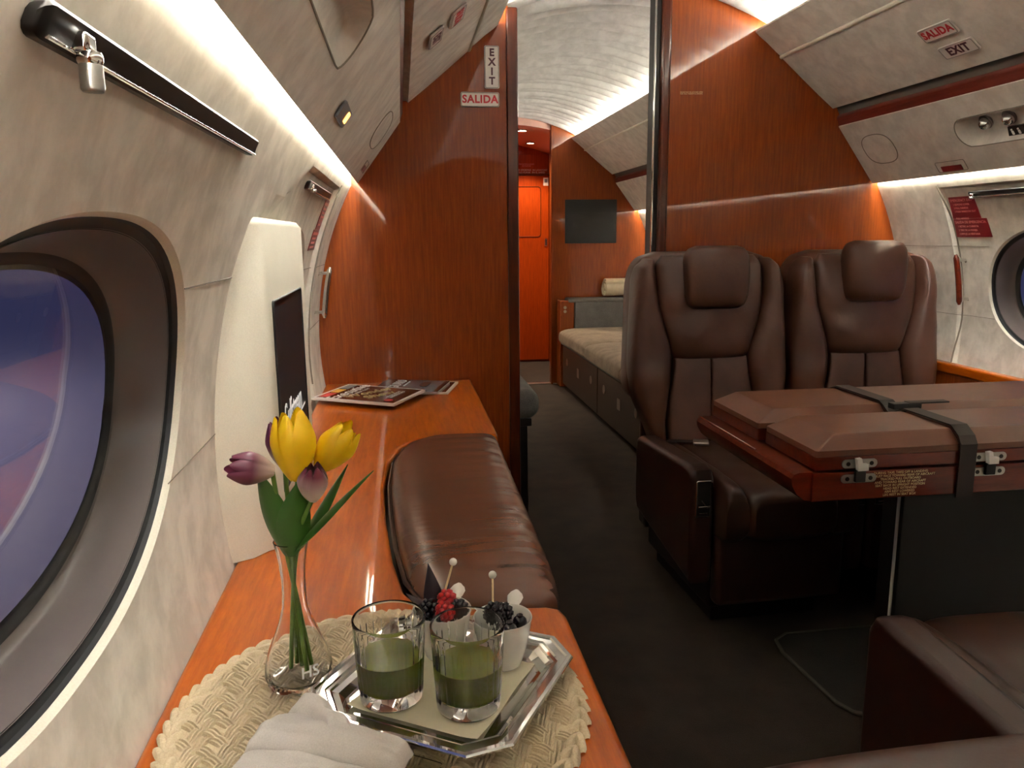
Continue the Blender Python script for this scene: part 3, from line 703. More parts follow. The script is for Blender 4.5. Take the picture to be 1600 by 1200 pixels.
# ================================================================== exit plates
def sign(name, label, mtx, wid, hei, body, col, vertical=False, size=0.04, plate='offwhite'):
    r = thing(name, label, 'sign', mtx.translation)
    obj('plate', slab(rrect(-wid/2, wid/2, -hei/2, hei/2, 0.006), 0, 0.006, 0.0025, 3, mtx), plate, r)
    obj('border', tube([mtx @ Vector((x, y, 0.0055)) for x, y in rrect(-wid/2+.003, wid/2-.003, -hei/2+.003, hei/2-.003, 0.005)], 0.0016, 6, True), 'steel', r)
    if vertical:
        mb = MB(); n = len(body)
        for i, ch in enumerate(body): mb.join(text_mb(ch, size, mtx @ Matrix.Translation((0, hei*0.33-i*hei*0.66/(n-1), 0.0064)), bold=0.0012))
    else: mb = text_mb(body, size, mtx @ Matrix.Translation((0, 0, 0.0064)), bold=0.0012, spacing=1.08)
    obj('lettering', mb, col, r); return r
FY = YB0-0.0005
sign('exit_sign', 'vertical EXIT plate on the left wood divider panel', basis((0.337, FY, 1.730), (1, 0, 0), (0, 0, 1)), 0.052, 0.142, 'EXIT', 'purple_letter', True, 0.034)
sign('exit_sign', 'red lettered SALIDA plate on the left wood divider, below the vertical plate', basis((0.294, FY, 1.622), (1, 0, 0), (0, 0, 1)), 0.136, 0.050, 'SALIDA', 'red_letter', False, 0.036)
sign('exit_sign', 'red lettered SALIDA plate on the right overhead bin', bp_basis(1, 2.112, 0.150, 0.004), 0.135, 0.048, 'SALIDA', 'red_letter', False, 0.034)
sign('exit_sign', 'maroon lettered EXIT plate on the right overhead bin', bp_basis(1, 2.095, 0.076, 0.004), 0.135, 0.046, 'EXIT', 'purple_letter', False, 0.038)
sign('exit_sign', 'SALIDA plate on the left overhead bin, nearer the middle of its door', bp_basis(-1, 2.10, 0.150, 0.004), 0.135, 0.048, 'SALIDA', 'red_letter', False, 0.034)
sign('exit_sign', 'EXIT plate on the left overhead bin, nearer the lower door edge', bp_basis(-1, 2.13, 0.078, 0.004), 0.135, 0.046, 'EXIT', 'purple_letter', False, 0.036)
def print_on(name, label, mtx, body, size, col='white', lines=1.0):
    o = obj(name, text_mb(body, size, mtx, ext=0.0003, lines=lines), col, None, org=mtx.translation); tag(o, label, 'lettering'); return o
print_on('warning_lettering', 'two tiny lines of pale lettering on the wood divider behind the seats', basis((1.066, FY-0.0004, 1.656), (1, 0, 0.02), (0, 0, 1)), 'DOOR MUST BE LATCHED OPEN\nFOR TAXI, TAKEOFF & LANDING', 0.0058, 'bamboo')

# ================================================================== divan cabin behind the partition
tv = thing('television', 'black television on the mahogany rear wall above the divan', 'television', (1.455, YTV, 1.26))
obj('frame', slab(rrect(1.252, 1.656, 1.094, 1.422, 0.004), YTV-0.006, YTV+0.002, 0.002, 2, MXZ), 'black', tv)
obj('panel', slab(rrect(1.262, 1.646, 1.104, 1.412, 0.002), YTV-0.0075, YTV-0.005, 0.0005, 1, MXZ), 'tv', tv)
dv = thing('divan', 'grey brown tweed divan with drawers under it on the right of the aisle', 'divan', (1.55, 4.4, 0))
DY0, DY1 = 2.98, 5.80
obj('base', bx(1.225, 1.65, DY0, DY1, 0.03, 0.34, 0.004), 'plinth', dv)
obj('toe_kick', bx(1.24, 1.62, DY0, DY1, 0.0, 0.031, 0), 'black', dv)
for i, (a, b2) in enumerate(((4.72, 5.78), (3.72, 4.705), (3.0, 3.705))):
    d = obj('drawer', bx(1.203, 1.226, a, b2, 0.035, 0.330, 0.004), 'drawer', dv)
    for yy in (a+0.16, b2-0.16):
        obj('ring_pull', lathe([(0.026, 0), (0.028, 0.003), (0.024, 0.005), (0.018, 0.002), (0.0, 0.002)], 24, (1.204, yy, 0.225), (-1, 0, 0)), 'steel', d)
    obj('lock_plate', slab(rrect((a+b2)/2-0.03, (a+b2)/2+0.03, 0.17, 0.235, 0.006), 1.1995, 1.204, 0.001, 2, MYZ), 'steel', d)
for a, b2 in ((4.96, 5.80), (4.12, 4.955), (DY0, 4.115)):
    rows = [(a, 1.172, 1.84), (a+0.05, 1.170, 1.845), (b2-0.05, 1.170, 1.845), (b2, 1.172, 1.84)]
    obj('seat_cushion', pad(rows, 0.092, 0.375, lambda u, v, h: Vector((u, v, h)), 5, 10, 28, 30, 0.03), 'tweed', dv)
obj('cushion_base', bx(1.185, 1.80, DY0, DY1, 0.335, 0.40, 0.02, 3), 'greyfab', dv)
con = thing('armrest_console', 'wooden console with grey fabric panel at the far end of the divan', 'armrest', (1.5, 5.86, 0))
obj('wood_case', bx(1.185, 1.30, 5.81, YTV-0.004, 0, 0.668, 0.012, 3), 'wood_wall', con)
obj('armrest_panel', bx(1.30, 1.86, 5.805, YTV-0.004, 0.38, 0.655, 0.01, 3), 'greyfab', con)
obj('top', bx(1.25, 1.86, 5.80, YTV-0.004, 0.652, 0.682, 0.01, 3), 'greyfab', con)
for z in (0.615, 0.585): obj('socket', lathe([(0.011, 0), (0.012, 0.003), (0.0, 0.003)], 16, (1.225, 5.811, z), (0, -1, 0)), 'steel', con)
tw = thing('rolled_towel', 'rolled cream towel lying on the divan armrest', 'towel', (1.72, 5.88, 0.684))
sp_ = [(0.012+0.058*t/40)*1.0 for t in range(41)]
def roll(u0, u1):
    vs = []; fs = []; n = 90; th = 0.011
    for i in range(n+1):
        a = i/n*2*PI*3.4; r = 0.010+0.064*i/n
        for rr in (r, r-0.008):
            for x in (u0, u1): vs.append((x+0.006*math.sin(a*1.3), 5.875+rr*math.cos(a)*0.95, 0.756+rr*math.sin(a)))
    for i in range(n):
        k = i*4; fs += [(k, k+1, k+5, k+4), (k+2, k+6, k+7, k+3), (k, k+4, k+6, k+2), (k+1, k+3, k+7, k+5)]
    return MB().add(vs, fs)
obj('towel_roll', roll(1.545, 1.85), 'towel', tw, smooth=60)
lv = thing('divan', 'dark grey divan glimpsed behind the left divider panel', 'divan', (0.25, 3.6, 0))
obj('base', bx(0.06, 0.485, 3.02, 4.5, 0, 0.40, 0.006), 'black', lv)
obj('seat_cushion', bx(-0.15, 0.535, 3.0, 4.5, 0.425, 0.545, 0.05, 6), 'greyfab', lv)
obj('seat_frame', bx(-0.12, 0.50, 3.01, 4.5, 0.398, 0.43, 0.003), 'black', lv)
# lavatory door details
pn = thing('equipment_hatch', 'small square hatch in the wood panel over the lavatory door', 'hatch', (1.14, YDOOR, 1.81))
obj('cover', slab(rrect(1.075, 1.205, 1.748, 1.868, 0.004), YDOOR-0.004, YDOOR, 0.0015, 2, MXZ), 'wood_door', pn)
obj('lettering', text_mb('FIRE EXTINGUISHER\nEXTINTOR', 0.016, basis((1.14, YDOOR-0.0045, 1.775), (1, 0, 0), (0, 0, 1))), 'pale_red', pn)
print_on('warning_lettering', 'pale lettering in the wood band above the lavatory door', basis((1.19, YDOOR-0.0005, 1.722), (1, 0, 0), (0, 0, 1)), 'NO SMOKING  IN LAVATORY\nNO FUMAR  EN EL BA\u00d1O', 0.021, 'offwhite')
ls = thing('lavatory_sign', 'small pale notice at the top right of the lavatory door', 'sign', (1.312, YDOOR-0.03, 1.63))
obj('plate', slab(rrect(1.288, 1.334, 1.595, 1.665, 0.003), YDOOR-0.033, YDOOR-0.030, 0.0008, 1, MXZ), 'offwhite', ls)
obj('pictogram', slab(rrect(1.298, 1.324, 1.622, 1.652, 0.002), YDOOR-0.0338, YDOOR-0.0328, 0, 1, MXZ), 'cgrey', ls)

# ================================================================== armchairs (built once, facing -y)
def make_chair(label):
    root = thing('armchair', label, 'armchair', (0, 0, 0), 0, None); ORG[root] = Vector((0, 0, 0))
    lean = 0.11
    XS = 0.905
    fm = lambda u, v, h: Vector((u*XS, 0.235+(v-0.45)*lean-h, v))
    Lp = dict(parent=root, local=True)
    # shell
    rows = [(0.575, -0.24, 0.24), (0.60, -0.297, 0.297), (0.64, -0.318, 0.318), (0.75, -0.312, 0.312), (0.88, -0.304, 0.304), (0.98, -0.297, 0.297), (1.04, -0.282, 0.282), (1.075, -0.25, 0.25), (1.094, -0.19, 0.19)]
    obj('back_shell', pad(rows, 0.055, -0.02, fm, 5, 9, 30, 44, 0.09), 'leather', **Lp)
    obj('back_support', bx(-0.225, 0.225, 0.23, 0.30, 0.24, 0.66, 0.03, 4), 'leather_side', **Lp)
    # side bolsters
    for s in (-1, 1):
        rb = [(0.44, 0.175, 0.235), (0.52, 0.185, 0.262), (0.60, 0.168, 0.300), (0.68, 0.155, 0.314), (0.76, 0.152, 0.312), (0.85, 0.178, 0.306), (0.93, 0.203, 0.300), (1.00, 0.212, 0.294), (1.045, 0.216, 0.278), (1.072, 0.220, 0.248)]
        rb = [(v, a*s, b_*s) if s > 0 else (v, -b_, -a) for v, a, b_ in rb]
        obj('side_bolster', pad(rb, 0.085, 0.02, fm, 2.6, 6, 22, 60, 0.03, 0.007, (9, 15), 3+s), 'leather', **Lp)
    yk = [(0.728, -0.142, 0.142), (0.75, -0.155, 0.155), (0.80, -0.170, 0.170), (0.86, -0.192, 0.192), (0.93, -0.208, 0.208), (1.00, -0.212, 0.212), (1.05, -0.208, 0.208), (1.082, -0.185, 0.185)]
    obj('shoulder_pad', pad(yk, 0.062, 0.045, fm, 3.2, 3.2, 40, 48, 0.03, 0.011, (9, 14), 9), 'leather', **Lp)
    lo = [(0.44, -0.172, 0.172), (0.50, -0.172, 0.172), (0.60, -0.166, 0.166), (0.68, -0.152, 0.152), (0.738, -0.146, 0.146)]
    for a, b_ in ((-1, 0), (0, 1)):
        lo2 = [(v, (l if a < 0 else 0.001), (r if b_ > 0 else -0.001)) for v, l, r in lo]
        obj('lumbar_pad', pad(lo2, 0.030, 0.050, fm, 6, 8, 20, 28, 0.03, 0.003, (14, 14), 4), 'leather_perf', **Lp)
    hd = [(0.905, -0.088, 0.088), (0.918, -0.108, 0.108), (0.95, -0.119, 0.119), (1.02, -0.122, 0.122), (1.08, -0.118, 0.118), (1.104, -0.104, 0.104), (1.114, -0.08, 0.08)]
    hfm = lambda u, v, h: Vector((u*XS, 0.235+(0.9-0.45)*lean-h+(v-0.9)*0.02, v))
    obj('headrest', pad(hd, 0.062, 0.098, hfm, 3.4, 3.4, 30, 34, 0.05, 0.003, (12, 14), 6), 'leather', **Lp)
    # seat pan
    sm = lambda u, v, h: Vector((u*XS, v, 0.36+h))
    obj('seat_cushion', pad([(-0.40, -0.135, 0.135), (-0.38, -0.15, 0.15), (0, -0.15, 0.15), (0.20, -0.15, 0.15)], 0.095, 0.0, sm, 5, 7, 26, 34, 0.08, 0.004, (10, 10), 2), 'leather_shaded', **Lp)
    for s in (-1, 1):
        a, b_ = sorted((0.145*s, 0.222*s))
        obj('thigh_bolster', pad([(-0.385, a, b_), (0, a, b_), (0.20, a, b_)], 0.108, 0.0, sm, 3, 7, 18, 34, 0.08, 0.003, (10, 10), 5), 'leather_shaded', **Lp)
    obj('seat_base', bx(-0.20, 0.20, -0.28, 0.24, 0.06, 0.30, 0.015, 3).join(bx(-0.17, 0.17, -0.24, 0.22, 0.0, 0.07, 0.004)), 'plinth', **Lp)
    obj('calf_rest', bx(-0.20, 0.20, -0.335, -0.28, 0.09, 0.31, 0.02, 4), 'leather_side', **Lp)
    # armrests with slanting lower edge and an ashtray latch in the front
    for s in (-1, 1):
        x0, x1 = sorted((0.206*s, 0.276*s))
        side_prof = [(-0.31, 0.16), (-0.315, 0.20), (-0.315, 0.47), (-0.30, 0.497), (-0.27, 0.507), (0.14, 0.487), (0.165, 0.475), (0.17, 0.45), (0.17, 0.26), (0.15, 0.225)]
        a = obj('armrest', slab(side_prof, x0, x1, 0.018, 4, MYZ), 'leather_side', **Lp)
        xm = (x0+x1)/2
        fr = obj('latch_plate', MB().join(slab(rrect(xm-0.021, xm+0.021, 0.365, 0.468, 0.003), -0.3175, -0.314, 0.001, 2, MXZ)), 'black', a, local=True)
        obj('latch_frame', tube([(x, -0.3175, z) for x, z in rrect(xm-0.0215, xm+0.0215, 0.364, 0.469, 0.004)], 0.0024, 6, True), 'chrome', fr, local=True)
        obj('latch_lever', bx(xm-0.018, xm+0.019, -0.326, -0.317, 0.392, 0.399, 0.002).join(tube([(xm-0.008, -0.322, 0.415), (xm+0.004, -0.324, 0.398)], 0.002, 6)).join(bx(xm-0.014, xm+0.012, -0.321, -0.317, 0.372, 0.377, 0.001)), 'chrome', fr, local=True)
    return root
ch = make_chair('brown leather armchair on the aisle, behind the left end of the table')
ch['group'] = 'brown leather armchairs around the table'
ch.location = (1.052, 2.325, 0); ch.rotation_euler = (0, 0, math.radians(2))
c2 = copy_tree(ch); c2.location = (1.622, 2.335, 0); c2.rotation_euler = (0, 0, 0); c2['label'] = 'brown leather armchair by the right wall and window, headrest set higher'
for k in c2.children:
    if k.name.startswith('headrest'): k.location.z = 0.012
c3 = copy_tree(ch); c3.location = (1.056, 0.845, 0); c3.rotation_euler = (0, 0, PI+math.radians(-1)); c3['label'] = 'armchair whose shade-coloured leather seat and dark arm fill the lower right corner'
# belt buckle on the aisle chair
bk = thing('seat_belt', 'silver seat belt buckle lying on the aisle armchair', 'seat belt', (0.95, 2.42, 0.46))
obj('buckle', rbox(0, 0, 0, 0.05, 0.034, 0.012, 0.004).xf(Matrix.Translation((0.962, 2.38, 0.475)) @ Matrix.Rotation(-0.3, 4, 'Z') @ Matrix.Rotation(0.15, 4, 'X')), 'steel', bk)
obj('webbing', rbox(0, 0, 0, 0.10, 0.030, 0.003, 0.001).xf(Matrix.Translation((0.91, 2.405, 0.475)) @ Matrix.Rotation(-0.3, 4, 'Z')), 'strap', bk)

# ================================================================== folding table
tx0, tx1, ty0, ty1 = 0.795, 1.895, 1.385, 1.895
tb_ = thing('table', 'folded rosewood table topped with strapped brown leather pads', 'table', (1.3, 1.64, 0))
obj('frame', bx(tx0, tx1, ty0, ty1, 0.622, 0.682, 0.003), 'wood_table', tb_)
bull = [(0.796, 0.623), (0.780, 0.627), (0.764, 0.640), (0.754, 0.658), (0.752, 0.672), (0.757, 0.681), (0.767, 0.684), (0.796, 0.684)]
obj('bullnose', prism_y(bull, ty0+0.003, ty1), 'wood_table', tb_)
obj('edge_rail', tube([(0.760, y, 0.6835) for y in (ty0+0.18, ty1)], 0.0022, 8), 'chrome', tb_)
obj('pedestal', bx(1.152, 1.80, 1.60, 1.68, 0.0, 0.623, 0.004), 'plinth', tb_)
obj('pedestal_edge', bx(1.1485, 1.1523, 1.612, 1.62, 0.0, 0.62, 0.0005), 'white', tb_, label='white edge strip, its caught light put into the colour')  # painted white to stand for light caught on the edge
def leaf(x0, x1, y0, y1, z0):
    lf = obj('folding_leaf', bx(x0, x1, y0, y1, z0, z0+0.028, 0.003), 'wood_table', tb_)
    e = 0.030
    for a, b_ in ((x0, 1.113), (1.117, x1)):
        ol = [(a, y0), (b_, y0), (b_, y1), (a, y1)]
        cor = 0.006
        bl = rrect(a, b_, y0, y1, cor, 3); ea = 0.052 if a == x0 else 0.004; eb = 0.052 if b_ == x1 else 0.004
        t1 = rrect(a+ea*0.86, b_-eb*0.86, y0+e*0.82, y1-e*0.82, 0.005, 3); t2 = rrect(a+ea, b_-eb, y0+e, y1-e, 0.004, 3)
        n = len(bl); zz = z0+0.029
        vs = [(x, y, zz) for x, y in bl]+[(x, y, zz+0.012) for x, y in bl]+[(x, y, zz+0.0365) for x, y in t1]+[(x, y, zz+0.039) for x, y in t2]
        fs = [tuple(range(n))[::-1]]+[(r*n+i, r*n+(i+1) % n, (r+1)*n+(i+1) % n, (r+1)*n+i) for r in range(3) for i in range(n)]
        b = bmesh.new(); bv = [b.verts.new(v) for v in vs]
        for f in fs: b.faces.new([bv[i] for i in f])
        b.faces.new(bv[3*n:])
        obj('leather_pad', MB().bm(b), 'leather_pad', lf, smooth=22)
leaf(0.800, 1.872, ty0+0.001, 1.605, 0.686); leaf(0.792, 1.872, 1.628, ty1-0.008, 0.686)
st = thing('table_strap', 'dark leather strap buckled round the folded table', 'strap', (1.13, 1.6, 0.6))
zt = 0.759
sx0, sx1 = 1.108, 1.145
path = [(ty0-0.003, 0.617), (ty0-0.003, 0.728), (ty0+0.004, 0.742), (ty0+0.03, zt), (1.57, zt), (1.588, 0.752), (1.617, 0.736), (1.645, 0.752), (1.662, zt), (ty1-0.045, zt), (ty1-0.006, 0.742), (ty1+0.003, 0.728), (ty1+0.003, 0.617)]
vs = []; fs = []
for y, z in path:
    for x, d in ((sx0, 0), (sx1, 0), (sx1, 0.003), (sx0, 0.003)):
        dy = -d if y < ty0 else (d if y > ty1 else 0); dz = d if dy == 0 else 0
        vs.append((x, y+dy, z+dz))
n = len(path)
for i in range(n-1):
    for k in range(4): fs.append((4*i+k, 4*i+(k+1) % 4, 4*i+4+(k+1) % 4, 4*i+4+k))
fs += [(0, 1, 2, 3), (4*n-4, 4*n-3, 4*n-2, 4*n-1)]
obj('webbing', MB().add(vs, fs), 'strap', st, smooth=20)
obj('buckle', bx(sx0-0.004, sx1+0.03, 1.598, 1.622, 0.752, 0.766, 0.003), 'black', st)
obj('loose_end', bx(sx1, sx1+0.10, 1.600, 1.622, 0.763, 0.767, 0.001), 'strap', st)
lt = None
for i, (x, lab) in enumerate(((0.892, 'steel hinge latch on the table front, left of the printed notice'), (1.178, 'steel hinge latch on the table front, right of the strap'))):
    if lt is None:
        lt = thing('table_latch', lab, 'latch', (x, ty0, 0.684), 0, 'table latches')
        for z in (0.699, 0.668):
            pl = obj('plate', slab(rrect(x-0.038, x+0.038, z-0.009, z+0.009, 0.0088), ty0-0.003, ty0, 0.001, 2, MXZ), 'steel', lt)
            for px in (-0.025, 0.025): obj('screw', lathe([(0.0045, 0), (0.0042, 0.0012), (0, 0.0012)], 14, (x+px, ty0-0.0028, z), (0, -1, 0)), 'darkmetal', pl)
        obj('catch', slab([(x-0.012, 0.711), (x-0.002, 0.712), (x+0.001, 0.700), (x+0.013, 0.700), (x+0.014, 0.686), (x-0.008, 0.686)], ty0-0.013, ty0-0.002, 0.001, 2, MXZ), 'white', lt, label='white catch')
        obj('catch_base', bx(x-0.011, x+0.011, ty0-0.010, ty0-0.001, 0.662, 0.687, 0.002), 'black', lt)
    else:
        o = copy_tree(lt); o.location.x = x; o['label'] = lab
note = ['DURING TAXI, TAKE OFF & LANDING', 'SEAT MUST FACE TOWARD REAR OF AIRCRAFT', 'TRACKED FULL OUTBOARD', 'AND TOWARD REAR OF AIRCRAFT', 'SEAT BACK IN UPRIGHT POSITION', 'HEAD REST EXTENDED', 'ARM REST LOWERED', 'LEG REST IN SEAT BOX']
obj('notice_lettering', text_mb('\n'.join(note), 0.0070, basis((0.985, ty0-0.0004, 0.6525), (1, 0, 0), (0, 0, 1)), ext=0.0003, lines=0.95), 'bamboo', tb_)
# ---- carpet mat
fm_ = thing('floor_mat', 'charcoal floor mat with pale bound edge under the table', 'mat', (1.3, 1.6, 0))
mo_ = [(1.78, 1.30), (1.20, 1.30), (1.155, 1.315), (1.13, 1.36), (1.115, 1.50), (1.085, 1.555), (1.05, 1.575), (1.03, 1.62), (1.012, 1.86), (1.025, 1.925), (1.07, 1.955), (1.78, 1.955)]
obj('pile', slab(mo_, 0.0, 0.010, 0.002, 2), 'carpet_mat', fm_); obj('binding', tube([(x, y, 0.008) for x, y in mo_], 0.0055, 8, True), 'mat_edge', fm_)
# ---- leather seat top close to the camera, lower right
nb = thing('armchair', 'top edge of a brown leather seat back right in front of the camera', 'armchair', (0.45, 0.36, 0))
nbm = lambda u, v, h: Vector((u, 0.36+h, v))
obj('headrest', pad([(0.670, 0.13, 0.85), (0.73, 0.12, 0.86), (0.802, 0.12, 0.85), (0.826, 0.15, 0.82)], 0.07, 0, nbm, 4, 5, 30, 30, 0.07), 'leather_shaded', nb)
obj('backrest', bx(0.26, 0.80, 0.30, 0.40, 0.08, 0.68, 0.04, 4), 'leather_pad', nb)
obj('base', bx(0.28, 0.78, 0.18, 0.39, 0.0, 0.10, 0.01), 'plinth', nb)

# ================================================================== things on the ledge
# ---- magazines
def magazine(label, quad, z, th, mats, words, rot_up=0.0):
    """quad: corner, corner along the long edge, ... as world (x,y); cover art runs in the quad's own frame"""
    a, b2, c_, d = [Vector((*p, 0)) for p in quad]; xd = (b2-a); yd = (d-a); W, H = xd.length, yd.length
    m = basis((a.x, a.y, z), xd, yd)
    r = thing('magazine', label, 'magazine', (a.x, a.y, z))
    pages = MB()
    for k in range(5):
        o = 0.0012*math.sin(k*2.3); pages.join(slab(rrect(0.001+o, W-0.001+o, 0.001, H-0.002-o, 0.002, 2), th*k/6, th*(k+0.9)/6, 0, 1, m))
    obj('pages', pages, 'paper', r); obj('front_cover', slab(rrect(0, W, 0, H, 0.002, 2), th*5/6, th, 0.0003, 1, m), 'paper', r)
    t = th+0.0003
    for mt, (x0, x1, y0, y1) in mats:
        obj('cover_picture', slab([(x0*W, y0*H), (x1*W, y0*H), (x1*W, y1*H), (x0*W, y1*H)], t-0.0002, t+0.0002, 0, 1, m), mt, r); t += 0.0003
    for mt, body, size, x, y, al, rz in words:
        obj('lettering', text_mb(body, size, m @ Matrix.Translation((x*W, y*H, t+0.0003)) @ Matrix.Rotation(math.radians(rz), 4, 'Z'), al, 0.0002), mt, r)
    return r, m, W, H, t
# back copies first
magazine('lowest magazine of the pile, its dark cover and white edge showing at the right', [(-0.03, 2.60), (0.142, 2.572), (0.195, 2.771), (0.02, 2.80)], ZL+0.0005, 0.006, [('cover', (0.06, 0.94, 0.06, 0.94))], [])
r2, m2, W2, H2, t2 = magazine('magazine with a silver car on a pale blue cover, under the front one', [(-0.115, 2.640), (0.105, 2.560), (0.16, 2.755), (-0.06, 2.832)], ZL+0.007, 0.006,
    [('cover_blue', (0.0, 1.0, 0.0, 1.0)), ('cover_navy', (0.0, 0.2, 0.0, 1.0)), ('cover_navy', (0.93, 1.0, 0, 1))], [('white', 'GURU', 0.055, 0.27, 0.55, 'CENTER', 90), ('white', 'THE ISSUE OF THE YEAR', 0.008, 0.40, 0.6, 'CENTER', 90)])
car = smooth_poly([(0.0, 0.0), (0.02, 0.026), (0.05, 0.034), (0.085, 0.03), (0.10, 0.012), (0.10, 0.0)], 2)
obj('printed_car', slab(car, t2+0.0002, t2+0.0005, 0, 1, m2 @ Matrix.Translation((W2*0.75, H2*0.32, 0)) @ Matrix.Rotation(PI/2, 4, 'Z')), 'cover_navy', r2)
magazine('front magazine with white border, dark cover and gold handwriting', [(-0.300, 2.502), (-0.036, 2.351), (0.070, 2.570), (-0.196, 2.722)], ZL+0.0135, 0.007,
    [('cover', (0.035, 0.965, 0.06, 0.95)), ('cred', (0.05, 0.15, 0.10, 0.36)), ('cyel', (0.05, 0.15, 0.40, 0.62)), ('cgrey', (0.05, 0.15, 0.66, 0.92))],
    [('white', 'Executive', 0.062, 0.245, 0.5, 'CENTER', 90), ('gold', 'Wonder\nShow', 0.055, 0.56, 0.5, 'CENTER', 68), ('offwhite', 'TRAVEL  DESIGN  FLIGHT', 0.013, 0.36, 0.5, 'CENTER', 90), ('offwhite', 'SPECIAL REPORT\nSUMMER ESCAPES', 0.013, 0.80, 0.55, 'CENTER', 90), ('cred', '\u25cf', 0.04, 0.87, 0.18, 'CENTER', 90)])

# ---- woven placemat
MC = Vector((-0.040, 0.800)); MR = 0.230
pm = thing('placemat', 'round woven straw placemat with a braided rim', 'placemat', (MC.x, MC.y, ZL))
obj('backing', lathe([(0, 0.0005), (MR-0.006, 0.0005), (MR-0.004, 0.002), (0, 0.003)], 72, (MC.x, MC.y, ZL)), 'weave', pm)
def strand(p, ang, L, wd, h):
    n = 6; vs = []; fs = []; c, s = math.cos(ang), math.sin(ang)
    for i in range(n+1):
        t = -1+2*i/n; ww = wd*(1-abs(t)**4*0.5); hh = h*(1-t*t*0.85)
        for k in range(4):
            a = PI*k/3; u = t*L/2; v = ww*math.cos(a); vs.append((p[0]+c*u-s*v, p[1]+s*u+c*v, p[2]+hh*math.sin(a)))
    for i in range(n):
        for k in range(3): fs.append((4*i+k, 4*i+k+1, 4*i+5+k, 4*i+4+k))
    return vs, fs
wv = MB(); g = 0.0185
for i in range(-16, 17):
    for j in range(-16, 17):
        x, y = i*g+(0.5*g if j % 2 else 0), j*g*0.86
        if math.hypot(x, y) > MR-0.018: continue
        ang = 1.25+(1.15 if (i+j) % 2 else 0)
        for k in (-1, 0, 1):
            ox, oy = -math.sin(ang)*k*0.0046, math.cos(ang)*k*0.0046
            wv.add(*strand((MC.x+x+ox, MC.y+y+oy, ZL+0.0020), ang+0.05*k, 0.0250, 0.0019, 0.0050))
obj('weave', wv, 'weave', pm, smooth=60)
rm = MB(); NR = 62
for k in range(NR):
    a = 2*PI*k/NR
    for q in (-1, 1):
        rr = MR-0.008+q*0.0045; rm.add(*strand((MC.x+rr*math.cos(a), MC.y+rr*math.sin(a), ZL+0.0018), a+PI/2+q*0.32, 0.034, 0.0052, 0.0065))
obj('braided_rim', rm, 'weave', pm, smooth=60)
ZM = ZL+0.0062
# ---- silver tray (square with cut corners)
TC = Vector((0.034, 0.827, 0)); ta = math.atan2(0.52, 0.855)
TB = Matrix.Translation((TC.x, TC.y, ZM)) @ Matrix.Rotation(-math.radians(31.3), 4, 'Z')
def octo(h, cut): return [(h, -h+cut), (h, h-cut), (h-cut, h), (-h+cut, h), (-h, h-cut), (-h, -h+cut), (-h+cut, -h), (h-cut, -h)]
ty = thing('serving_tray', 'octagonal polished silver tray with stepped rim on the placemat', 'tray', (TC.x, TC.y, ZM))
prof = [(0.088, 0.0, 0.024), (0.092, 0.001, 0.025), (0.098, 0.0085, 0.027), (0.104, 0.0115, 0.029), (0.106, 0.0135, 0.030), (0.1095, 0.0138, 0.031), (0.111, 0.0155, 0.0315), (0.1185, 0.0160, 0.0335), (0.120, 0.0182, 0.034), (0.124, 0.0182, 0.035), (0.1255, 0.0165, 0.0355), (0.1255, 0.0145, 0.0355)]
b = bmesh.new(); rr_ = [[b.verts.new((x, y, z+0.002)) for x, y in octo(h, c_)] for h, z, c_ in prof]; ru = [[b.verts.new((x, y, max(z-0.0, 0.0))) for x, y in octo(h, c_)] for h, z, c_ in prof[:1]]
for i in range(len(rr_)-1):
    for k in range(8): b.faces.new((rr_[i][k], rr_[i][(k+1) % 8], rr_[i+1][(k+1) % 8], rr_[i+1][k]))
b.faces.new(rr_[0]); b.faces.new(ru[0][::-1])
for k in range(8): b.faces.new((ru[0][k], ru[0][(k+1) % 8], rr_[-1][(k+1) % 8], rr_[-1][k]))
obj('tray_dish', MB().bm(b).xf(TB), 'silver', ty, smooth=12)
ln = thing('tray_liner', 'cream paper liner lying in the silver tray', 'napkin', (TC.x, TC.y, ZM+0.0025))
def lfn(x, y): return TB @ Vector((x, y, 0.0028+0.004*max(0, (abs(x)-0.055)/0.03)**2*(0.5+0.5*math.sin(y*60))+0.002*max(0, (abs(y)-0.055)/0.03)**2))
obj('paper', quad_patch(lfn, lin(-0.080, 0.080, 24), lin(-0.080, 0.080, 24)), 'liner', ln)
ZT = ZM+0.0035
# ---- juice glasses
def tumbler(label, cx, cy, lvl):
    c_ = (cx, cy, ZT); r = thing('juice_glass', label, 'glass', c_, 0, 'tumblers of green juice on the tray'); H = 0.098
    rb, rt = 0.0350, 0.0408; R_ = lambda z: rb+(rt-rb)*min(1, z/H)**0.8
    fl = lambda a, z: (0.022*(abs(math.sin(a*12))**0.4-1)*(1 if 0.014 < z < 0.082 else 0))
    zs = lin(0.0025, H-0.001, 26)
    outer = [(0, 0.0), (rb-0.004, 0.0), (rb-0.001, 0.001)]+[(R_(z), z) for z in zs]+[(rt-0.0008, H)]
    inner = [(R_(z)-0.0024, z) for z in lin(H-0.001, 0.019, 20)]+[(rb-0.004, 0.0165), (rb-0.010, 0.0155), (0, 0.0152)]
    mb = lathe(outer+inner, 192, c_, None, lambda a, z: fl(a, z) if True else 0)
    obj('tumbler', mb, 'glass', r, smooth=40)
    jz = lin(0.0195, lvl, 8)
    ju = [(0, 0.0149), (rb-0.010, 0.0152), (rb-0.0038, 0.0164)]+[(R_(z)-0.0021, z) for z in jz]+[(R_(lvl)-0.003, lvl+0.0006), (R_(lvl)-0.006, lvl), (0, lvl)]
    obj('juice', lathe(ju, 48, c_), 'juice', r, smooth=50)
    fm2 = thing_film = [(R_(z)-0.0027, z) for z in lin(lvl, lvl+0.022, 5)]
    return r
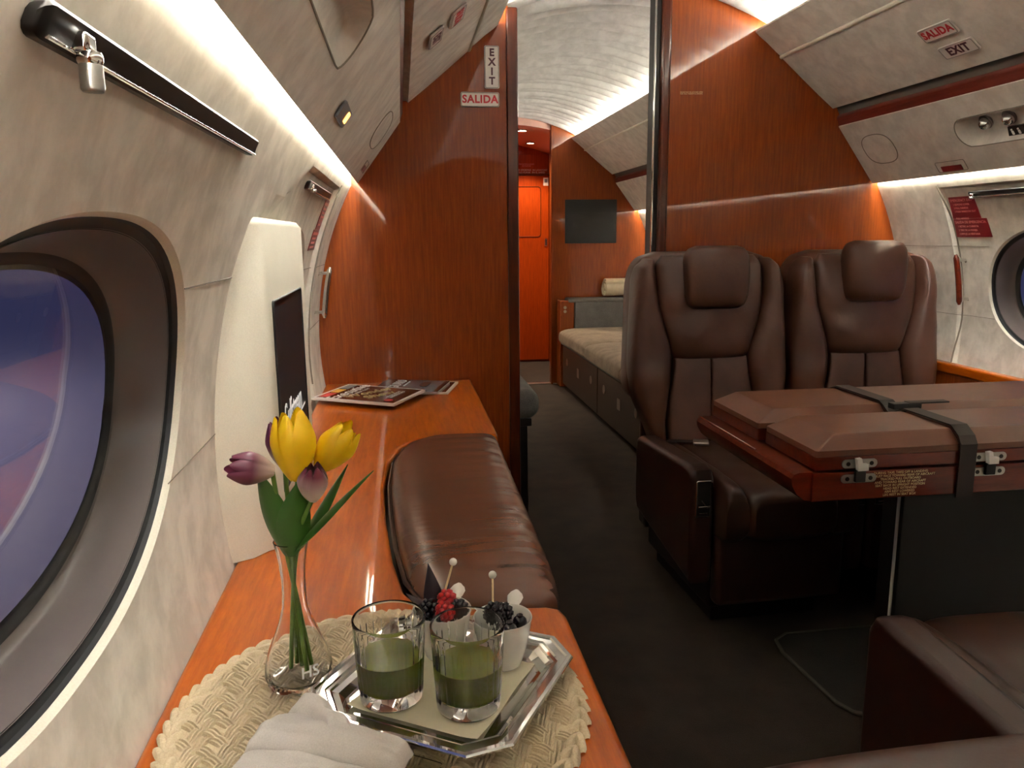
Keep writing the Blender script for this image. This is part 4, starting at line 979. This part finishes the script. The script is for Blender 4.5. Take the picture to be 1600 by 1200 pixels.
tumbler('left of the two tumblers of green juice on the tray', -0.0275, 0.8130, 0.052)
tumbler('right of the two tumblers of green juice, in front of the white cups', 0.0575, 0.7830, 0.053)
# ---- cups of berries
def cup(label, cx, cy):
    c_ = (cx, cy, ZT+0.0012); r = thing('berry_cup', label, 'cup', c_, 0, 'white porcelain berry cups on the tray')
    pr_ = [(0, 0), (0.021, 0), (0.0225, 0.002), (0.028, 0.020), (0.0325, 0.042), (0.0352, 0.058), (0.0358, 0.060), (0.0352, 0.0612), (0.0335, 0.0602), (0.0305, 0.042), (0.026, 0.020), (0.018, 0.006), (0, 0.0045)]
    obj('bowl', lathe(pr_, 48, c_), 'porcelain', r, smooth=60)
    d = Vector((0.45, 0.89, 0)); p = Vector(c_)
    hd_ = [(0.034, 0.054, 0.006), (0.038, 0.056, 0.006), (0.043, 0.060, 0.009), (0.048, 0.064, 0.0105), (0.052, 0.067, 0.008), (0.055, 0.0685, 0.0035)]
    n = Vector((-d.y, d.x, 0)); vs = []; fs = []
    for u, z, w_ in hd_:
        q = p+d*u+Vector((0, 0, z))
        for k in range(10):
            a = 2*PI*k/10; vs.append(q+n*w_*math.cos(a)+Vector((-d.x*0.5, -d.y*0.5, 0.9))*0.0032*math.sin(a))
    for i in range(len(hd_)-1):
        for k in range(10): fs.append((i*10+k, i*10+(k+1) % 10, i*10+10+(k+1) % 10, i*10+10+k))
    fs += [tuple(range(10)), tuple(range(50, 60))]
    obj('spoon_handle', MB().add(vs, fs), 'porcelain', r, smooth=60)
    return Vector(c_)
cL = cup('left porcelain cup holding raspberries, blackberries and a dark leaf', 0.036, 0.893)
cR = cup('right porcelain cup holding dark berries, nearest the tray corner', 0.1065, 0.862)
def berry(kind, label, c_, r, group):
    mb = MB()
    if kind == 'blueberry':
        mb.join(ball(c_, r, 2, (1, 1, 0.92))); mb.join(lathe([(r*0.42, -0.0005), (r*0.46, 0.0012), (r*0.3, 0.0004), (0, 0.0)], 12, (c_[0], c_[1], c_[2]+r*0.88)))
        mt = 'blackberry'
    else:
        n = 26
        for i in range(n):
            z = 1-2*(i+.5)/n; a = i*2.399963; q = math.sqrt(1-z*z); mb.join(ball((c_[0]+r*.74*q*math.cos(a), c_[1]+r*.74*q*math.sin(a), c_[2]+r*.85*z), r*.36, 1))
        mb.join(ball(c_, r*0.72, 1)); mt = 'raspberry' if kind == 'raspberry' else 'blackberry'
    o = obj(kind, mb, mt, None, smooth=70, org=c_); tag(o, label, 'berry', group); return o
gL, gR = 'berries in the left cup', 'berries in the right cup'
bl = [('raspberry', 'red raspberry on top of the left cup, toward its back', (0.006, 0.012, 0.066), 0.0125), ('raspberry', 'red raspberry on top of the left cup, toward its front', (0.002, -0.014, 0.064), 0.0120),
      ('blackberry', 'blackberry at the left rim of the left cup', (-0.017, 0.002, 0.060), 0.0125), ('blackberry', 'blackberry at the right rim of the left cup', (0.020, -0.003, 0.060), 0.0120),
      ('blackberry', 'blackberry low in the left cup under the raspberries', (0.0, 0.0, 0.040), 0.0140)]
for k, l, d, r in bl: berry(k, l, tuple(cL+Vector(d)), r, gL)
br = [('blackberry', 'blackberry piled highest in the right cup', (-0.010, 0.004, 0.064), 0.0130), ('blackberry', 'blackberry at the back rim of the right cup', (0.004, 0.019, 0.056), 0.0115), ('blueberry', 'blueberry at the right rim of the right cup', (0.021, 0.002, 0.051), 0.0090),
      ('blueberry', 'blueberry at the front of the right cup', (0.006, -0.016, 0.052), 0.0095), ('blackberry', 'blackberry low in the middle of the right cup', (0.004, 0.0, 0.036), 0.0140)]
for k, l, d, r in br: berry(k, l, tuple(cR+Vector(d)), r, gR)
def pick(label, base, top):
    r = thing('cocktail_pick', label, 'cocktail pick', base)
    obj('stick', tube([base, top], 0.0013, 8), 'bamboo', r); obj('bead', ball(top, 0.0052, 2), 'porcelain', r)
pick('cocktail pick with white bead stuck in the left cup, by the dark leaf', tuple(cL+Vector((-0.004, 0.006, 0.054))), (0.052, 0.925, 0.747))
pick('cocktail pick with white bead stuck in the right cup', tuple(cR+Vector((-0.012, 0.0, 0.058))), (0.098, 0.890, 0.742))
lf_ = thing('garnish_leaf', 'dark purple pointed leaf standing in the left cup', 'leaf', tuple(cL+Vector((-0.01, 0.004, 0.05))))
def blade(base, direction, side, L, Wd, cup_=0.25, curl=0.0, n=14, th=0.0008, tip=2.0, fold=0.0):
    """leaf blade with thickness, from base along direction; side is the width direction"""
    d = Vector(direction).normalized(); s = Vector(side); s = (s-d*s.dot(d)).normalized(); nn = d.cross(s); vs = []; m = 6
    for lay in (0, 1):
        for i in range(n+1):
            t = i/n; wdt = Wd*math.sin(PI*min(1, (t*0.94+0.06))**(1/tip)) if tip != 0 else Wd
            q = Vector(base)+d*(L*t)+nn*(curl*L*t*t)
            for k in range(m+1):
                u = -1+2*k/m; vs.append(q+s*(wdt*u)+nn*(cup_*wdt*u*u-fold*abs(u)*wdt+(th if lay else 0)))
    fs = []; N = (n+1)*(m+1)
    for i in range(n):
        for k in range(m):
            a = i*(m+1)+k; fs.append((a, a+1, a+m+2, a+m+1)); fs.append((N+a, N+a+m+1, N+a+m+2, N+a+1))
        a = i*(m+1); fs.append((a, a+m+1, N+a+m+1, N+a)); a += m; fs.append((a, N+a, N+a+m+1, a+m+1))
    fs.append(tuple(range(m+1))+tuple(range(N+m, N-1, -1))); a = n*(m+1); fs.append(tuple(range(a, a+m+1))+tuple(range(N+a+m, N+a-1, -1)))
    return MB().add(vs, fs)
pL = cL+Vector((-0.008, 0.012, 0.050))
lm = blade(pL, (-0.12, 0.30, 0.95), (1, 0, 0), 0.062, 0.013, 0.3).join(blade(pL, (-0.75, 0.2, 0.5), (0, 1, 0.5), 0.045, 0.011, 0.3)).join(blade(pL, (0.45, 0.35, 0.75), (1, -0.4, 0), 0.040, 0.010, 0.3))
obj('leaf_blades', lm, 'purple_leaf', lf_, smooth=60)

# ---- linen napkin with a knife under it
nk = thing('linen_napkin', 'folded white linen napkin with cutlery, at the bottom edge of the picture', 'napkin', (-0.09, 0.70, ZL))
def nfold(seed, c0, c1, w0, w1, h, z0):
    c0 = Vector(c0); c1 = Vector(c1); d = (c1-c0); n2 = Vector((-d.y, d.x)).normalized(); vs = []; fs = []; nu, nv = 30, 36
    for j in range(nv+1):
        t = j/nv; cc = c0+d*t; wd = w0+(w1-w0)*t
        for i in range(nu+1):
            u = -1+2*i/nu; hh = h*max(0, 1-abs(u)**2.6)**(1/2.2)*max(0, 1-abs(2*t-1)**5)**(1/3)
            hh += h*0.20*noise.noise(Vector((u*2.2+seed, t*3.5, seed)))*(1-u**4)
            p = cc+n2*(wd*u+0.006*noise.noise(Vector((t*5, seed, u*2)))); vs.append((p.x, p.y, z0+max(hh, 0)))
    for j in range(nv+1):
        for i in range(nu+1): v = vs[j*(nu+1)+i]; vs.append((v[0], v[1], z0))
    N = (nu+1)*(nv+1)
    for j in range(nv):
        for i in range(nu):
            a = j*(nu+1)+i; fs += [(a, a+1, a+nu+2, a+nu+1), (N+a, N+a+nu+1, N+a+nu+2, N+a+1)]
    return MB().add(vs, fs)
zn = ZM
obj('upper_fold', nfold(1.3, (-0.160, 0.742), (-0.012, 0.676), 0.030, 0.022, 0.026, zn+0.014), 'napkin', nk, smooth=70)
obj('middle_fold', nfold(3.7, (-0.178, 0.712), (-0.020, 0.640), 0.034, 0.026, 0.026, zn), 'napkin', nk, smooth=70)
obj('lower_fold', nfold(5.1, (-0.205, 0.672), (-0.012, 0.590), 0.030, 0.030, 0.030, zn), 'napkin', nk, smooth=70)
obj('front_fold', nfold(8.6, (-0.240, 0.630), (-0.06, 0.545), 0.036, 0.030, 0.028, zn), 'napkin', nk, smooth=70)
obj('corner_flap', nfold(2.2, (-0.120, 0.775), (-0.066, 0.700), 0.026, 0.014, 0.044, zn), 'napkin', nk, smooth=70)
kn = thing('knife', 'dark steel knife handle sticking out under the napkin', 'knife', (0.0, 0.63, zn))
obj('handle', tube([(-0.10, 0.722, zn+0.006), (-0.035, 0.692, zn+0.007), (-0.012, 0.672, zn+0.0075), (0.004, 0.655, zn+0.0065)], [0.004, 0.0052, 0.0062, 0.004], 12), 'darkmetal', kn)
ac = thing('acrylic_card', 'small clear acrylic card under the napkin by the tray', 'card', (0.02, 0.66, ZM))
obj('card', slab(rrect(-0.028, 0.028, -0.013, 0.013, 0.004), 0, 0.003, 0.0008, 2, Matrix.Translation((-0.006, 0.694, ZM)) @ Matrix.Rotation(-0.55, 4, 'Z')), 'plexi', ac)

# ---- bud vase and tulips
VC = Vector((-0.1365, 0.872, ZM-0.0005))
vz = thing('bud_vase', 'clear glass bud vase with slim neck and round belly', 'vase', tuple(VC))
vo_ = [(0, 0.0), (0.034, 0.0), (0.037, 0.0015), (0.0395, 0.010), (0.0385, 0.022), (0.034, 0.040), (0.0265, 0.058), (0.0195, 0.076), (0.0152, 0.094), (0.0138, 0.112), (0.0140, 0.130), (0.0155, 0.150), (0.0185, 0.168), (0.0200, 0.1745)]
vi_ = [(r-0.0020, z) for r, z in vo_[:3:-1]]+[(0.0365, 0.012), (0.033, 0.0075), (0, 0.0065)]
vi_[0] = (0.0186, 0.1748)
obj('vase_body', lathe(vo_+vi_, 64, tuple(VC)), 'glass', vz, smooth=70)
mk = basis((VC.x+0.018, VC.y-0.0375, VC.z+0.030), (0.87, 0.42, 0), (0, 0.18, 0.98))
obj('etched_mark', text_mb('HS', 0.018, mk, bold=0.0002), 'white', vz, label='small white etched monogram')
mouth = VC+Vector((0, 0, 0.172)); foot = VC+Vector((0, 0, 0.012))
def tulip(label, base, tip, r, mat, foot_d, petals=6, closed=0.35, seed=0, grp=None):
    base = Vector(base); tip = Vector(tip); d = tip-base; L = d.length; d.normalize(); rt = thing('tulip', label, 'tulip', tuple(base))
    a0 = d.orthogonal().normalized(); b0 = d.cross(a0); mb = MB()
    for k in range(petals):
        ang = 2*PI*k/petals+seed; inner = k % 2; rad = r*(0.93 if inner else 1.05); ln_ = L*(0.95 if inner else 1.0)*(1+0.05*math.sin(k*2.1+seed)); n, m = 14, 8; vs = []; N = (n+1)*(m+1)
        for lay in (0, 1):
            for i in range(n+1):
                t = i/n; prof_ = math.sin(PI*min(1, 0.10+t*0.62))**0.75 if t < 0.75 else None
                rr = rad*(math.sin(PI*(0.06+0.62*t))**0.7)*(1 if t < 0.6 else 1-(t-0.6)*closed*1.6)
                half = 0.78*(math.sin(PI*(0.08+0.88*t))**0.42)*(1-0.18*t)
                for q in range(m+1):
                    u = -1+2*q/m; aa = ang+u*half*1.05; p = base+d*(ln_*(t-0.05*u*u*t))+(a0*math.cos(aa)+b0*math.sin(aa))*(rr*(1-0.06*u*u)-0.0009*lay); vs.append(p)
        fs = []
        for i in range(n):
            for q in range(m):
                a = i*(m+1)+q; fs += [(a, a+1, a+m+2, a+m+1), (N+a, N+a+m+1, N+a+m+2, N+a+1)]
        mb.add(vs, fs)
    # generated coordinates run along the flower: build it upright and turn the object
    rot = Vector((0, 0, 1)).rotation_difference(d).to_matrix().to_4x4(); inv = (Matrix.Translation(base) @ rot).inverted()
    mb.xf(inv); fl = obj('flower_head', mb, mat, rt, local=True, smooth=70); fl.matrix_local = rot
    f0 = VC+Vector(foot_d); mo2 = mouth+Vector((foot_d[0]*-0.35+(base.x-VC.x)*0.12, foot_d[1]*-0.3, -0.004)); nk_ = VC+Vector((foot_d[0]*0.12, foot_d[1]*0.12, 0.11))
    P = [f0, nk_, mo2, base]; pts = []
    for i in range(25):
        t = i/24; pts.append(f0*(1-t)**3+3*nk_*t*(1-t)**2*1.0+3*mo2*t*t*(1-t)+base*t**3)
    L_ = [(0.0, *f0), (0.45, *nk_), (0.70, *mo2), (1.0, *(base+d*0.002))]
    pts = [Vector(lerp_levels(L_, i/24)) for i in range(25)]
    obj('stem', tube(pts, 0.0026, 10), 'stem', rt, smooth=60)
    return rt
t1 = tulip('taller yellow tulip in the middle of the vase', (-0.1225, 0.862, 0.884), (-0.1265, 0.868, 0.962), 0.0255, 'yellow', (0.010, -0.006, 0.014), 6, 0.35, 0.5)
t2_ = tulip('yellow tulip leaning to the right', (-0.101, 0.872, 0.893), (-0.062, 0.874, 0.941), 0.0215, 'yellow', (-0.010, 0.004, 0.013), 6, 0.45, 1.1)
t3 = tulip('purple tulip bending far to the left', (-0.147, 0.856, 0.898), (-0.193, 0.842, 0.909), 0.0185, 'purple_petal', (0.014, 0.004, 0.016), 6, 0.4, 0.2)
t4 = tulip('dark purple tulip half hidden behind the taller yellow one', (-0.140, 0.888, 0.892), (-0.147, 0.892, 0.948), 0.0165, 'purple_petal', (-0.004, 0.012, 0.015), 6, 0.55, 0.9)
t5 = tulip('white and purple tulip bud in front, facing the camera', (-0.105, 0.838, 0.868), (-0.100, 0.824, 0.911), 0.0170, 'mixed_petal', (0.002, 0.010, 0.012), 6, 0.75, 0.3)
obj('leaf', blade((-0.134, 0.862, 0.800), (0.42, -0.02, 0.50), (0.2, -1, 0.3), 0.132, 0.0145, 0.35, 0.10, 18, 0.001, 1.2), 'green', t2_, smooth=60)
obj('leaf', blade((-0.131, 0.868, 0.800), (0.30, 0.12, 0.50), (0.3, -1, 0), 0.112, 0.0155, 0.35, 0.05, 18, 0.001, 1.2), 'green', t1, smooth=60)
obj('leaf', blade((-0.139, 0.860, 0.796), (-0.16, -0.05, 0.60), (1, -0.3, 0.3), 0.108, 0.0160, 0.45, 0.05, 18, 0.001, 1.2), 'green', t3, smooth=60)
obj('leaf', blade((-0.134, 0.856, 0.796), (0.10, -0.12, 0.60), (1, 0.2, 0), 0.095, 0.0185, 0.5, 0.06, 18, 0.001, 1.2), 'green', t5, smooth=60)

# ================================================================== outside the windows: floodlit apron at dusk
ap = struct('ground', MB().add([(-160, -160, -2.2), (160, -160, -2.2), (160, 160, -2.2), (-160, 160, -2.2)], [(0, 1, 2, 3)]), 'apron', 'concrete apron seen through the windows')
for side in (-1, 1):
    for y in (-3, 6):
        tl = thing('floodlight', 'tall apron floodlight outside the %s windows, %s' % ('left' if side < 0 else 'right', 'forward' if y < 0 else 'aft'), 'light', (side*16, y*2, 7.0))
        obj('lamp_head', rbox(side*16, y*2, 7.15, 0.8, 0.8, 0.25, 0.05), 'darkmetal', tl); obj('mast', bx(side*16-0.08, side*16+0.08, y*2+0.45, y*2+0.6, -2.2, 7.2, 0.02), 'steel', tl)
        ld = bpy.data.lights.new('floodlight_beam', 'SPOT'); ld.energy = 4200; ld.color = (0.96, 0.90, 1.0); ld.spot_size = math.radians(150); ld.spot_blend = 0.9; ld.shadow_soft_size = 0.35
        lo = bpy.data.objects.new('beam', ld); C.objects.link(lo); lo.parent = tl; lo.location = (0, 0, 0.0)
hg = thing('hangar', 'long dark hangar with lit windows far across the apron', 'building', (-70, 20, -2.2))
obj('wall', bx(-76, -70, -60, 110, -2.2, 4.5, 0), 'tower', hg)
M['lit_win'] = emit('lit_window', (1.0, 0.75, 0.45), 1.5)
for k in range(14): obj('lit_window', bx(-69.95, -69.9, -50+k*11, -49.2+k*11, 0.4+(k*7 % 3)*0.8, 0.9+(k*7 % 3)*0.8, 0), 'lit_win', hg)
hg2 = thing('hangar', 'dark hangar across the apron on the right side', 'building', (70, 20, -2.2))
obj('wall', bx(70, 76, -60, 110, -2.2, 4.5, 0), 'tower', hg2)
for k in range(14): obj('lit_window', bx(69.9, 69.95, -50+k*11, -49.2+k*11, 0.4+(k*7 % 3)*0.8, 0.9+(k*7 % 3)*0.8, 0), 'lit_win', hg2)
